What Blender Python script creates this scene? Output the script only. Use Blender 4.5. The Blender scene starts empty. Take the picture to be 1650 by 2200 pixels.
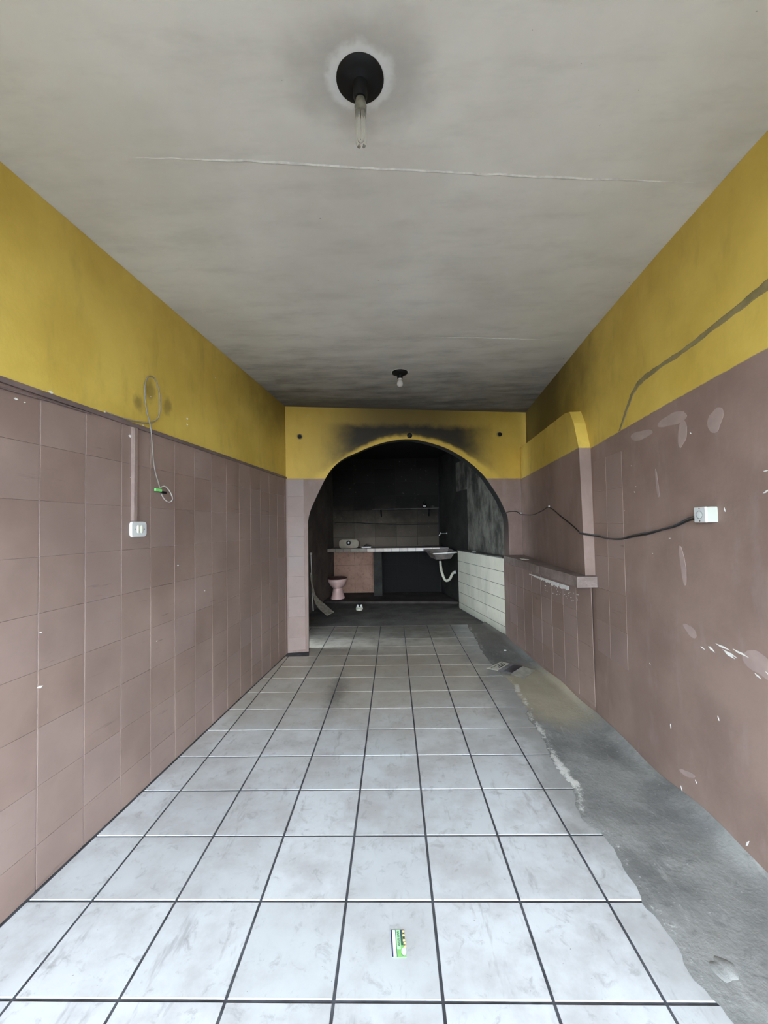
import bpy, bmesh, math, random
from mathutils import Vector, Matrix
random.seed(7)
S = bpy.context.scene
COL = S.collection

# ------------------------------------------------------------------ camera
CAM_H = 1.43
cam_d = bpy.data.cameras.new('camera')
cam_d.sensor_fit = 'HORIZONTAL'; cam_d.sensor_width = 36.0
cam_d.lens = 36.0 * 878.5 / 1650.0
cam_d.clip_start = 0.05; cam_d.clip_end = 200
cam = bpy.data.objects.new('camera', cam_d); COL.objects.link(cam)
YAW, PITCH, ROLL = 0.0222, 0.0344, -0.0195
_R = Matrix.Rotation(YAW, 3, 'Z') @ Matrix.Rotation(math.pi/2 + PITCH, 3, 'X') @ Matrix.Rotation(ROLL, 3, 'Z')
cam.matrix_world = Matrix.Translation((0, 0, CAM_H)) @ _R.to_4x4()
S.camera = cam

# ------------------------------------------------------------------ light
W = bpy.data.worlds.new('sky'); S.world = W; W.use_nodes = True
bg = W.node_tree.nodes['Background']
bg.inputs[0].default_value = (0.74, 0.88, 1.0, 1); bg.inputs[1].default_value = 3.6
sun_d = bpy.data.lights.new('sun', 'SUN'); sun_d.energy = 0.5; sun_d.angle = 0.02; sun_d.color = (1.0, 0.93, 0.82)
sun = bpy.data.objects.new('sun', sun_d); COL.objects.link(sun)
sun.location = (0, 4, 12)
sun.rotation_euler = Vector((0.25, -0.62, -1.0)).to_track_quat('-Z', 'Y').to_euler()
S.view_settings.view_transform = 'Standard'; S.view_settings.look = 'None'
S.view_settings.exposure = 2.64; S.view_settings.gamma = 1.0
S.view_settings.use_curve_mapping = False

# ------------------------------------------------------------------ material helper
class M:
    def __init__(s, name, rough=0.7, spec=0.5):
        s.m = bpy.data.materials.new(name); s.m.use_nodes = True
        s.nt = s.m.node_tree; s.b = s.nt.nodes['Principled BSDF']
        s.b.inputs['Roughness'].default_value = rough
        s.b.inputs['Specular IOR Level'].default_value = spec
        s._p = None
    def n(s, t): return s.nt.nodes.new(t)
    def set(s, sock, v):
        if isinstance(v, bpy.types.NodeSocket): s.nt.links.new(v, sock)
        elif isinstance(v, (tuple, list)):
            sock.default_value = tuple(v) + ((1,) if len(v) == 3 and len(sock.default_value) == 4 else ())
        else: sock.default_value = v
    def pos(s):
        if s._p is None:
            g = s.n('ShaderNodeNewGeometry'); s._p = g.outputs['Position']
            x = s.n('ShaderNodeSeparateXYZ'); s.nt.links.new(s._p, x.inputs[0])
            s.x, s.y, s.z = x.outputs
        return s._p
    def op(s, o, a, b=0.0, c=0.0):
        k = s.n('ShaderNodeMath'); k.operation = o
        s.set(k.inputs[0], a); s.set(k.inputs[1], b); s.set(k.inputs[2], c)
        return k.outputs[0]
    def add(s, a, b): return s.op('ADD', a, b)
    def mul(s, a, b): return s.op('MULTIPLY', a, b)
    def rng(s, v, a, b, c=0.0, d=1.0, smooth=True):
        k = s.n('ShaderNodeMapRange'); k.clamp = True
        k.interpolation_type = 'SMOOTHSTEP' if smooth else 'LINEAR'
        s.set(k.inputs[0], v)
        for i, q in enumerate((a, b, c, d)): s.set(k.inputs[i+1], q)
        return k.outputs[0]
    def noise(s, scale, detail=4, rough=0.55, stretch=None, dist=0.0, off=None):
        s.pos(); v = s._p
        if stretch or off:
            k = s.n('ShaderNodeMapping'); s.nt.links.new(v, k.inputs[0])
            if stretch: k.inputs['Scale'].default_value = stretch
            if off: k.inputs['Location'].default_value = off
            v = k.outputs[0]
        k = s.n('ShaderNodeTexNoise'); s.nt.links.new(v, k.inputs['Vector'])
        k.inputs['Scale'].default_value = scale; k.inputs['Detail'].default_value = detail
        k.inputs['Roughness'].default_value = rough; k.inputs['Distortion'].default_value = dist
        return k.outputs[0]
    def mix(s, f, a, b, mode='MIX'):
        k = s.n('ShaderNodeMix'); k.data_type = 'RGBA'; k.blend_type = mode
        s.set(k.inputs[0], f); s.set(k.inputs[6], a); s.set(k.inputs[7], b)
        return k.outputs[2]
    def dist(s, c, sc=(1, 1, 1)):
        s.pos(); t = None
        for ax, q, w in zip((s.x, s.y, s.z), c, sc):
            d = s.mul(s.op('SUBTRACT', ax, q), w); d = s.mul(d, d); t = d if t is None else s.add(t, d)
        return s.op('SQRT', t)
    def rand(s):
        return s.n('ShaderNodeObjectInfo').outputs['Random']
    def attr(s, name):
        k = s.n('ShaderNodeAttribute'); k.attribute_name = name; return k.outputs['Fac']
    def bump(s, h, strength=0.3, d=0.01):
        k = s.n('ShaderNodeBump'); k.inputs['Strength'].default_value = strength; k.inputs['Distance'].default_value = d
        s.set(k.inputs['Height'], h); s.nt.links.new(k.outputs[0], s.b.inputs['Normal'])
    def col(s, v): s.set(s.b.inputs['Base Color'], v)
    def rough(s, v): s.set(s.b.inputs['Roughness'], v)

def plain(name, c, rough=0.6, var=0.15, scale=30, spec=0.5, metal=0.0):
    m = M(name, rough, spec)
    k = m.noise(scale, 3)
    m.col(m.mix(m.rng(k, 0.3, 0.7), tuple(q*(1-var) for q in c), tuple(min(1, q*(1+var)) for q in c)))
    m.b.inputs['Metallic'].default_value = metal
    return m.m

# ------------------------------------------------------------------ geometry helper
def mesh(name, verts, faces, mat, parent=None, smooth=False):
    me = bpy.data.meshes.new(name)
    me.from_pydata([tuple(v) for v in verts], [], faces); me.update()
    bm = bmesh.new(); bm.from_mesh(me); bmesh.ops.recalc_face_normals(bm, faces=bm.faces); bm.to_mesh(me); bm.free()
    if smooth:
        for p in me.polygons: p.use_smooth = True
    if mat is not None: me.materials.append(mat)
    o = bpy.data.objects.new(name, me); COL.objects.link(o)
    if parent is not None: o.parent = parent
    return o
def tag(o, label=None, cat=None, group=None, kind=None):
    if label: o['label'] = label
    if cat: o['category'] = cat
    if group: o['group'] = group
    if kind: o['kind'] = kind
    return o
def thing(name, loc, label, cat, group=None):
    o = bpy.data.objects.new(name, None); COL.objects.link(o); o.location = loc; o.empty_display_size = 0.05
    return tag(o, label, cat, group)
class B:                       # collects world-space shapes, built as one mesh with its origin at 'at'
    def __init__(s): s.v = []; s.f = []
    def addvf(s, v, f):
        k = len(s.v); s.v += [Vector(p) for p in v]; s.f += [tuple(i+k for i in q) for q in f]; return s
    def prism(s, bot, top):    # two matching rings
        n = len(bot)
        f = [tuple(range(n))[::-1], tuple(range(n, 2*n))] + [(i, (i+1) % n, n+(i+1) % n, n+i) for i in range(n)]
        return s.addvf(list(bot)+list(top), f)
    def box(s, c, sz, X=Vector((1, 0, 0)), Y=Vector((0, 1, 0)), Z=Vector((0, 0, 1)), bev=0.0):
        c = Vector(c); hx, hy, hz = [q/2 for q in sz]
        X, Y, Z = Vector(X), Vector(Y), Vector(Z)
        if bev <= 0:
            r = [(-hx, -hy), (hx, -hy), (hx, hy), (-hx, hy)]
            return s.prism([c+X*a+Y*b-Z*hz for a, b in r], [c+X*a+Y*b+Z*hz for a, b in r])
        bm = bmesh.new(); bmesh.ops.create_cube(bm, size=1)
        bmesh.ops.scale(bm, vec=sz, verts=bm.verts)
        bmesh.ops.bevel(bm, geom=bm.edges[:], offset=bev, segments=2, profile=0.6, affect='EDGES')
        bm.verts.index_update()
        s.addvf([c+X*v.co.x+Y*v.co.y+Z*v.co.z for v in bm.verts], [[v.index for v in f.verts] for f in bm.faces]); bm.free()
        return s
    def lathe(s, o, prof, ax=Vector((0, 0, 1)), n=24, sx=1.0, sy=1.0):   # prof: (r, h) along ax
        o = Vector(o); ax = Vector(ax).normalized()
        a = ax.orthogonal().normalized() if abs(ax.z) < 0.99 else Vector((1, 0, 0)); b = ax.cross(a)
        v = []; f = []
        for r, h in prof:
            for i in range(n):
                t = 2*math.pi*i/n; v.append(o+ax*h+a*(r*sx*math.cos(t))+b*(r*sy*math.sin(t)))
        for j in range(len(prof)-1):
            for i in range(n):
                f.append((j*n+i, j*n+(i+1) % n, (j+1)*n+(i+1) % n, (j+1)*n+i))
        f.append(tuple(range(n))[::-1]); f.append(tuple(range((len(prof)-1)*n, len(prof)*n)))
        return s.addvf(v, f)
    def tube(s, pts, r, n=8, sub=5, flat=1.0):
        P = [Vector(p) for p in pts]
        if sub > 1 and len(P) > 2:
            Q = []
            for i in range(len(P)-1):
                p0 = P[max(i-1, 0)]; p1 = P[i]; p2 = P[i+1]; p3 = P[min(i+2, len(P)-1)]
                for k in range(sub):
                    t = k/sub
                    Q.append(0.5*((2*p1)+(p2-p0)*t+(2*p0-5*p1+4*p2-p3)*t*t+(3*p1-p0-3*p2+p3)*t**3))
            P = Q+[P[-1]]
        v = []; f = []; nrm = None
        for i, p in enumerate(P):
            d = (P[min(i+1, len(P)-1)]-P[max(i-1, 0)]).normalized()
            nrm = d.orthogonal().normalized() if nrm is None else (nrm-d*nrm.dot(d)).normalized()
            bn = d.cross(nrm); rr = r[i*len(r)//len(P)] if isinstance(r, list) else r
            for k in range(n):
                t = 2*math.pi*k/n; v.append(p+nrm*rr*math.cos(t)+bn*rr*flat*math.sin(t))
        for j in range(len(P)-1):
            for k in range(n): f.append((j*n+k, j*n+(k+1) % n, (j+1)*n+(k+1) % n, (j+1)*n+k))
        f.append(tuple(range(n))[::-1]); f.append(tuple(range((len(P)-1)*n, len(P)*n)))
        return s.addvf(v, f)
    def build(s, name, mat, parent=None, at=None, smooth=False):
        if at is None:
            at = Vector((0, 0, 0)) if parent is None else _wloc(parent)
        o = mesh(name, [p-Vector(at) for p in s.v], s.f, mat, None, False)
        if smooth:
            for p in o.data.polygons: p.use_smooth = True
            try:
                o.data.set_sharp_from_angle(angle=math.radians(40))
            except Exception: pass
        if parent is not None:
            o.parent = parent
            o.location = Vector(at)-_wloc(parent)
        else: o.location = at
        return o
def _wloc(o):
    l = Vector((0, 0, 0))
    while o is not None: l += Vector(o.location); o = o.parent
    return l
def clip(poly, p, n):          # keep the side where (q-p).n <= 0
    out = []
    for i in range(len(poly)):
        a, b = Vector(poly[i]), Vector(poly[(i+1) % len(poly)])
        da, db = (a-p).dot(n), (b-p).dot(n)
        if da <= 0: out.append(a)
        if (da < 0 < db) or (db < 0 < da): out.append(a+(b-a)*(da/(da-db)))
    return out
def slab_tile(poly, h, bev=0.0015):   # chamfered tile over a 2-D polygon: returns (u, w, depth) verts and faces
    n = len(poly); c = sum((Vector(p) for p in poly), Vector((0, 0)))/n
    ins = []
    for p in poly:
        d = Vector(p)-c; L = max(d.length, 1e-6); ins.append(c+d*max(0.2, 1-bev*1.6/L))
    v = [(p[0], p[1], 0) for p in poly]+[(p[0], p[1], h-bev) for p in poly]+[(p[0], p[1], h) for p in ins]
    f = [tuple(range(n))[::-1]]+[(i, (i+1) % n, n+(i+1) % n, n+i) for i in range(n)]
    f += [(n+i, n+(i+1) % n, 2*n+(i+1) % n, 2*n+i) for i in range(n)]+[tuple(range(2*n, 3*n))]
    return v, f

# ------------------------------------------------------------------ the room's plan (metres, floor z = 0)
H = 2.85
FRONT = -1.2                                       # the open shop front
A = Vector((-1.236, 4.704)); AB = Vector((1.722, 5.233))
T = (AB-A).normalized(); NN = Vector((-T.y, T.x))   # arch wall: along, into the back room
def AR(u, v, z): p = A+T*u+NN*v; return Vector((p.x, p.y, z))
T3 = Vector((T.x, T.y, 0)); N3 = Vector((NN.x, NN.y, 0)); UP = Vector((0, 0, 1))
LA = Vector((-1.47, 1.5)); TL = (A-LA).normalized(); NL = Vector((TL.y, -TL.x))
TL3 = Vector((TL.x, TL.y, 0)); NL3 = Vector((NL.x, NL.y, 0))
def LW(u, z, d=0.0): p = LA+TL*u+NL*d; return Vector((p.x, p.y, z))
U0 = (FRONT-1.5)/TL.y; U1 = (A-LA).length
RY = [FRONT, 1.5, 2.15, 2.8, 3.1, 5.222]
RB = [1.43, 1.445, 1.442, 1.455, 1.468, 1.690]
RT = [1.34, 1.398, 1.434, 1.485, 1.510, 1.721]
def RX(y, z):
    y = min(max(y, RY[0]), RY[-1])
    for i in range(len(RY)-1):
        if y <= RY[i+1]+1e-9:
            t = (y-RY[i])/(RY[i+1]-RY[i])
            b = RB[i]+(RB[i+1]-RB[i])*t; q = RT[i]+(RT[i+1]-RT[i])*t
            return b+(q-b)*z/H
def RW(y, z, d=0.0): return Vector((RX(y, z)-d, y, z))
def PX(y): return 1.41+(y-3.1)*(1.63-1.41)/(5.22-3.1)
def PW(y, z, d=0.0): return Vector((PX(y)-d, y, z))
def DX(y): return 1.468+(y-3.1)*(1.375-1.468)/1.9
def DW(y, z, d=0.0): return Vector((DX(y)-d, y, z))

# ------------------------------------------------------------------ materials
BROWN = (0.312, 0.214, 0.178); BROWN_D = (0.225, 0.150, 0.122); YEL = (0.50, 0.345, 0.050)
def wall_paint(name, split, soot=None):
    m = M(name, 0.62, 0.4); m.pos()
    n1 = m.noise(2.2, 5, 0.6); n2 = m.noise(9, 4, 0.6, stretch=(1, 1, 0.35)); n3 = m.noise(60, 3)
    br = m.mix(m.rng(n1, 0.3, 0.72), BROWN_D, BROWN)
    br = m.mix(m.mul(m.rng(n2, 0.52, 0.75), 0.35), br, (0.37, 0.28, 0.26))
    ye = m.mix(m.rng(n1, 0.32, 0.68), (0.61, 0.42, 0.076), (0.73, 0.525, 0.110))
    ye = m.mix(m.mul(m.rng(n2, 0.5, 0.8), 0.35), ye, (0.34, 0.24, 0.05))
    zz = m.z
    if split is not None:
        e = m.add(m.z, m.mul(m.op('SUBTRACT', m.noise(25, 2), 0.5), 0.012))
        sp = split(m) if callable(split) else split
        c = m.mix(m.rng(m.op('SUBTRACT', e, sp), -0.003, 0.003), br, ye)
    else: c = br
    if soot: c = soot(m, c)  # hook for soot stains and other darkening over the paint
    m.col(c); m.bump(m.add(n3, m.mul(n2, 2.0)), 0.12, 0.006)
    return m
def left_soot_and_dark(m, c):
    for (u, z, r) in ((0.745, 2.147, 0.055), (0.839, 2.25, 0.07), (1.005, 2.205, 0.06)):
        p = LW(u, z); d = m.dist(p, (1, 1, 0.75))
        d = m.add(d, m.mul(m.op('SUBTRACT', m.noise(18, 3), 0.5), 0.05))
        c = m.mix(m.rng(d, r, r*0.25, 0, 0.6), c, (0.16, 0.11, 0.03))
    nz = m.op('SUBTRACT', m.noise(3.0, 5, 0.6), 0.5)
    k = m.mul(m.rng(m.add(m.y, m.mul(nz, 1.2)), 2.6, 4.9), m.rng(m.add(m.z, m.mul(nz, 0.25)), 2.25, 2.75))  # upper wall turns darker towards the arch and the ceiling
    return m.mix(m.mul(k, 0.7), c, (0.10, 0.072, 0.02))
m_left = wall_paint('left wall paint', 2.012, left_soot_and_dark).m
def rsplit(m):
    return m.rng(m.y, 1.5, 3.1, 2.070, 1.985, smooth=False)
def near_arch_dark(m, c):
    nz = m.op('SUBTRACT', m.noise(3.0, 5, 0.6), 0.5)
    k = m.mul(m.rng(m.add(m.y, m.mul(nz, 1.2)), 2.4, 4.2), m.rng(m.add(m.z, m.mul(nz, 0.25)), 2.08, 2.5))  # darker tone growing towards the arch and up the wall
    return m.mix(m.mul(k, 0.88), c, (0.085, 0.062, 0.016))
m_right = wall_paint('right wall paint', rsplit, near_arch_dark).m
m_panel = wall_paint('panel paint', 1.992).m
def arch_soot(m, c):
    # smoke stain over the crown of the arch; a band with an outline of its own
    nz = m.op('SUBTRACT', m.noise(6, 5, 0.6), 0.5)
    cx, cy = (A+T*1.46)
    u = m.add(m.mul(m.op('SUBTRACT', m.x, A.x), T.x), m.mul(m.op('SUBTRACT', m.y, A.y), T.y))
    v = m.add(m.mul(m.op('SUBTRACT', m.x, A.x), NN.x), m.mul(m.op('SUBTRACT', m.y, A.y), NN.y))
    du = m.mul(m.op('SUBTRACT', u, 1.48), 1/1.22)
    arc = m.op('SUBTRACT', 2.475, m.mul(m.mul(du, du), 0.62))      # the arch line, flattened
    h = m.op('SUBTRACT', m.z, arc)
    h = m.add(h, m.mul(nz, 0.10))
    side = m.rng(m.op('ABSOLUTE', m.add(du, m.mul(nz, 0.2))), 0.92, 0.5)
    top = m.add(m.z, m.mul(nz, 0.12))
    band = m.mul(m.mul(m.rng(h, 0.02, 0.085), m.rng(top, 2.70, 2.60)), side)
    haze = m.mul(m.mul(m.rng(h, 0.03, 0.15), m.rng(m.op('ABSOLUTE', du), 1.25, 0.2)), 0.85)
    c = m.mix(m.rng(m.z, 1.99, 2.0, 0, 0.45), c, (0.58, 0.33, 0.036))
    c = m.mix(haze, c, (0.085, 0.058, 0.02))
    c = m.mix(m.mul(band, 0.93), c, (0.010, 0.009, 0.008))
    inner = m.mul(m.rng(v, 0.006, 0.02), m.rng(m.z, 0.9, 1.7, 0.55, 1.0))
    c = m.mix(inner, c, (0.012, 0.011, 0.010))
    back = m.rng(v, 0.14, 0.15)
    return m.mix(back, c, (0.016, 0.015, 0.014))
m_arch = wall_paint('arch wall paint', 2.003, arch_soot).m
def brown_tile():
    m = M('painted wall tile', 0.5, 0.45); m.pos()
    n1 = m.noise(2.4, 5, 0.6); n2 = m.noise(11, 4, 0.65, stretch=(1, 0.25, 2.4)); n3 = m.noise(70, 2)
    c = m.mix(m.rng(n1, 0.3, 0.72), BROWN_D, BROWN)
    c = m.mix(m.mul(m.rng(m.rand(), 0, 1), 0.25), c, (0.345, 0.26, 0.245))
    c = m.mix(m.mul(m.rng(n2, 0.62, 0.78), 0.55), c, (0.075, 0.058, 0.052))
    m.col(c); m.rough(m.rng(n1, 0.3, 0.7, 0.42, 0.62)); m.bump(n3, 0.06, 0.004)
    return m.m
m_btile = brown_tile()
m_joint = plain('painted joint', (0.42, 0.33, 0.31), 0.7, 0.1)
m_trim = plain('brown trunking paint', (0.17, 0.12, 0.11), 0.55, 0.2, 8)
def ceil_mat():
    m = M('ceiling paint', 0.85, 0.2); m.pos()
    n1 = m.noise(1.3, 5, 0.6); n2 = m.noise(5, 5, 0.65, stretch=(0.5, 1.6, 1)); n3 = m.noise(45, 2, 0.5); n4 = m.noise(9, 2, 0.5)
    c = m.mix(m.rng(n1, 0.3, 0.7), (0.64, 0.615, 0.56), (0.76, 0.74, 0.685))
    c = m.mix(m.mul(m.rng(n2, 0.45, 0.75), 0.35), c, (0.47, 0.455, 0.41))
    # smoke that drifted out of the arch and settled on the slab
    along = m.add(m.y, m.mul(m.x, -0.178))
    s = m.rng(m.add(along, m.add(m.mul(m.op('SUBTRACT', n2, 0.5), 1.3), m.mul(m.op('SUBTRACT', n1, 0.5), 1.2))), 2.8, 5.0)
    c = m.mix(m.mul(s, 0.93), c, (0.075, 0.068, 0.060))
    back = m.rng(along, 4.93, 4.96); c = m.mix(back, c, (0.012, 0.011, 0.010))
    sm = m.dist((-0.077, 1.249, H), (0.8, 1, 1)); sm = m.add(sm, m.mul(m.op('SUBTRACT', m.noise(7, 4), 0.5), 0.16))
    c = m.mix(m.rng(sm, 0.24, 0.09, 0, 0.42), c, (0.22, 0.205, 0.18))
    # bare plaster round the lamp rose
    d = m.dist((-0.077, 1.249, H)); d = m.add(d, m.mul(m.op('SUBTRACT', m.noise(22, 3), 0.5), 0.05))
    c = m.mix(m.rng(d, 0.118, 0.085, 0, 0.8), c, (0.74, 0.74, 0.72))
    spots = m.mul(m.rng(n3, 0.765, 0.80), m.rng(n4, 0.5, 0.6)); c = m.mix(spots, c, (0.10, 0.09, 0.08))
    m.col(c); m.bump(m.noise(35, 4), 0.15, 0.004); return m.m
m_ceil = ceil_mat()
def tile_mat():
    m = M('glazed floor tile', 0.35, 0.5); m.pos()
    n1 = m.noise(3.2, 6, 0.65); n2 = m.noise(14, 5, 0.7, dist=0.6); n3 = m.noise(1.1, 4, 0.6); n4 = m.noise(70, 2, 0.5); n5 = m.noise(6, 4, 0.7, stretch=(1.8, 0.5, 1))
    c = m.mix(m.rng(m.rand(), 0, 1), (0.55, 0.56, 0.57), (0.63, 0.64, 0.655))
    c = m.mix(m.mul(m.rng(n1, 0.38, 0.68), 0.7), c, (0.40, 0.375, 0.37))
    c = m.mix(m.mul(m.rng(n3, 0.45, 0.7), 0.35), c, (0.36, 0.34, 0.335))
    c = m.mix(m.mul(m.rng(n2, 0.54, 0.70), 0.55), c, (0.30, 0.285, 0.285))
    c = m.mix(m.mul(m.rng(n5, 0.58, 0.72), 0.5), c, (0.24, 0.22, 0.22))
    c = m.mix(m.mul(m.rng(n4, 0.74, 0.78), 0.6), c, (0.12, 0.11, 0.11))
    # brown grime walked in towards the back and cement dust beside the screed
    g = m.rng(m.add(m.y, m.mul(m.op('SUBTRACT', n3, 0.5), 1.6)), 2.2, 4.2)
    c = m.mix(m.mul(g, 0.7), c, (0.45, 0.37, 0.265))
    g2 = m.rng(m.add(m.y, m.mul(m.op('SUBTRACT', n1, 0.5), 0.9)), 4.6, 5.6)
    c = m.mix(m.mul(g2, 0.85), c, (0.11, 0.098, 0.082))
    d = m.rng(m.add(m.x, m.mul(m.op('SUBTRACT', n1, 0.5), 0.5)), 0.66, 0.92)
    d = m.mul(d, m.rng(m.add(m.y, m.mul(m.op('SUBTRACT', n2, 0.5), 1.2)), 1.45, 2.2, 0.30, 1.0))
    c = m.mix(m.mul(d, 0.78), c, (0.29, 0.285, 0.27))
    st = m.dist((-0.52, 3.6, 0), (1.6, 0.35, 1)); st = m.add(st, m.mul(m.op('SUBTRACT', n2, 0.5), 0.25))
    c = m.mix(m.rng(st, 0.22, 0.02, 0, 0.65), c, (0.13, 0.115, 0.10))
    m.col(c); m.rough(m.rng(n1, 0.35, 0.7, 0.30, 0.60)); m.bump(n2, 0.03, 0.003); return m.m
m_tile = tile_mat()
m_grout = plain('dark grout', (0.060, 0.060, 0.068), 0.9, 0.4, 12)
def concrete(name, a, b, dark, dfac=0.6, scale=4, edge=False, warm=False):
    m = M(name, 0.88, 0.25); m.pos()
    n1 = m.noise(scale, 7, 0.65); n2 = m.noise(scale*4, 6, 0.7, dist=0.5); n3 = m.noise(scale*20, 3)
    c = m.mix(m.rng(n1, 0.3, 0.7), a, b)
    c = m.mix(m.mul(m.rng(n2, 0.5, 0.75), dfac), c, dark)
    n4 = m.noise(scale*1.6, 6, 0.75, stretch=(2.2, 0.7, 1), dist=1.0)
    c = m.mix(m.mul(m.rng(n4, 0.55, 0.72), 0.4), c, tuple(min(1, q*1.5) for q in b))
    c = m.mix(m.mul(m.rng(n3, 0.68, 0.75), 0.4), c, tuple(min(1, q*2) for q in b))
    if warm:
        w = m.dist((1.24, 3.55, 0), (1.5, 0.8, 1)); w = m.add(w, m.mul(m.op('SUBTRACT', n1, 0.5), 0.5))
        c = m.mix(m.rng(w, 0.62, 0.30, 0, 0.7), c, (0.46, 0.39, 0.27))
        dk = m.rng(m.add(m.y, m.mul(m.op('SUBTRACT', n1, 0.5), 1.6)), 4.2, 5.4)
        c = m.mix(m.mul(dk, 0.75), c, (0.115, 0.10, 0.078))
    if edge:
        e = m.rng(m.add(m.attr('edge'), m.add(m.mul(m.op('SUBTRACT', m.noise(34, 6, 0.75, dist=0.8), 0.5), 2.6), m.mul(m.op('SUBTRACT', n1, 0.5), 1.2))), 0.55, 1.05)
        c = m.mix(m.mul(m.mul(e, m.rng(m.attr('edge'), 0.1, 0.3)), 0.8), c, (0.66, 0.64, 0.60))
    m.col(c); m.bump(m.add(n2, m.mul(n3, 0.5)), 0.5, 0.006); return m.m
m_screed = concrete('cement screed', (0.15, 0.148, 0.142), (0.29, 0.283, 0.27), (0.095, 0.095, 0.095), 0.55, 3.2, True, True)
m_slab = concrete('back room concrete', (0.075, 0.068, 0.060), (0.15, 0.138, 0.122), (0.04, 0.036, 0.032), 0.6, 3)
m_slab2 = concrete('raised concrete', (0.045, 0.034, 0.031), (0.085, 0.072, 0.064), (0.02, 0.017, 0.016), 0.6, 3)
m_soot = concrete('sooted block', (0.022, 0.020, 0.018), (0.045, 0.042, 0.037), (0.008, 0.008, 0.007), 0.7, 2.5)
def block_mat():
    m = M('smoke stained block', 0.9, 0.15); m.pos()
    n1 = m.noise(3, 6, 0.65); n2 = m.noise(16, 5, 0.7)
    up = m.rng(m.add(m.z, m.mul(m.op('SUBTRACT', n1, 0.5), 0.6)), 1.0, 1.95)
    c = m.mix(up, (0.23, 0.18, 0.14), (0.022, 0.020, 0.017))
    c = m.mix(m.rng(m.x, -0.3, 0.7, 0.0, 0.55), c, (0.025, 0.023, 0.020))
    c = m.mix(m.mul(m.rng(n2, 0.62, 0.78), 0.5), c, (0.36, 0.33, 0.29))
    c = m.mix(m.mul(m.rng(m.rand(), 0.3, 1.0), 0.4), c, (0.012, 0.011, 0.010))
    pk = m.mul(m.rng(m.z, 0.985, 0.93), m.rng(m.x, -0.36, -0.40))
    pc = m.mix(m.rng(n1, 0.3, 0.7), (0.38, 0.215, 0.155), (0.48, 0.29, 0.215)); pc = m.mix(m.mul(m.rng(n2, 0.5, 0.7), 0.5), pc, (0.15, 0.11, 0.10))
    c = m.mix(pk, c, pc)
    bk = m.mul(m.rng(m.z, 0.985, 0.93), m.rng(m.x, -0.28, -0.24)); c = m.mix(bk, c, (0.018, 0.0175, 0.0165))
    m.col(c); m.bump(n2, 0.4, 0.006); return m.m
m_block = block_mat()
def plaster_mat():
    m = M('scorched plaster', 0.9, 0.15); m.pos()
    n1 = m.noise(3.5, 6, 0.7, stretch=(1, 1, 0.5)); n2 = m.noise(22, 5, 0.7, stretch=(1, 1, 0.4))
    c = m.mix(m.rng(n1, 0.35, 0.68), (0.045, 0.043, 0.036), (0.21, 0.195, 0.165))
    c = m.mix(m.mul(m.rng(n2, 0.58, 0.76), 0.5), c, (0.28, 0.27, 0.25))
    m.col(c); m.bump(n2, 0.5, 0.008); return m.m
m_plaster = plaster_mat()
m_black = plain('soot black', (0.010, 0.010, 0.0105), 0.85, 0.4, 6)
def wtile():
    m = M('white wall tile', 0.22, 0.5); m.pos()
    n1 = m.noise(4, 5, 0.6, stretch=(1, 1, 0.4)); n2 = m.noise(26, 4, 0.7, stretch=(1, 1, 0.25))
    c = m.mix(m.rng(m.rand(), 0, 1), (0.70, 0.65, 0.52), (0.76, 0.71, 0.58))
    c = m.mix(m.mul(m.rng(n1, 0.45, 0.75), 0.45), c, (0.42, 0.42, 0.37))
    c = m.mix(m.mul(m.rng(n2, 0.58, 0.75), 0.35), c, (0.30, 0.29, 0.26))
    lo = m.rng(m.add(m.z, m.mul(m.op('SUBTRACT', n1, 0.5), 0.3)), 0.22, -0.02)
    c = m.mix(m.mul(lo, 0.6), c, (0.26, 0.25, 0.19))
    m.col(c); return m.m
m_wtile = wtile()
m_wgrout = plain('grey grout', (0.05, 0.05, 0.045), 0.9, 0.3)
m_white = plain('white plastic', (0.66, 0.66, 0.645), 0.35, 0.04, 20)
m_white2 = plain('warm white plastic', (0.52, 0.53, 0.46), 0.4, 0.05, 20)
m_ivory = plain('ivory rocker', (0.76, 0.74, 0.62), 0.3, 0.04)
m_blackp = plain('black plastic', (0.007, 0.007, 0.0075), 0.55, 0.3, 20, spec=0.25)
m_cable = plain('grey cable', (0.26, 0.23, 0.20), 0.5, 0.15)
m_bcable = plain('black cable', (0.020, 0.019, 0.019), 0.45, 0.3)
m_green = plain('green connector', (0.22, 0.70, 0.20), 0.35, 0.08)
m_plasterw = plain('bare white plaster', (0.80, 0.78, 0.74), 0.85, 0.08, 40)
m_patch = plain('lighter brown filler', (0.38, 0.28, 0.25), 0.7, 0.08, 12)
m_pink = plain('pink glazed ceramic', (0.95, 0.62, 0.56), 0.12, 0.05, 8)
m_seat = plain('dirty brown rim', (0.13, 0.055, 0.05), 0.6, 0.4, 14)
m_steel = plain('dull steel', (0.45, 0.44, 0.42), 0.35, 0.1, 20, metal=0.9)
m_hose = plain('off white hose', (0.66, 0.63, 0.50), 0.45, 0.12, 14)
m_sink = plain('grey marble resin', (0.20, 0.165, 0.145), 0.35, 0.3, 10)
m_sinkrim = plain('worn white rim', (0.70, 0.66, 0.61), 0.4, 0.1, 20)
m_cream = plain('cream edge tile', (0.66, 0.60, 0.52), 0.25, 0.12, 9)
m_tank = plain('beige plastic tank', (0.46, 0.38, 0.28), 0.5, 0.1, 8)
m_wood = plain('weathered board', (0.30, 0.25, 0.19), 0.8, 0.3, 18)
m_yellowplate = wall_paint('yellow', None).m
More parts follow.
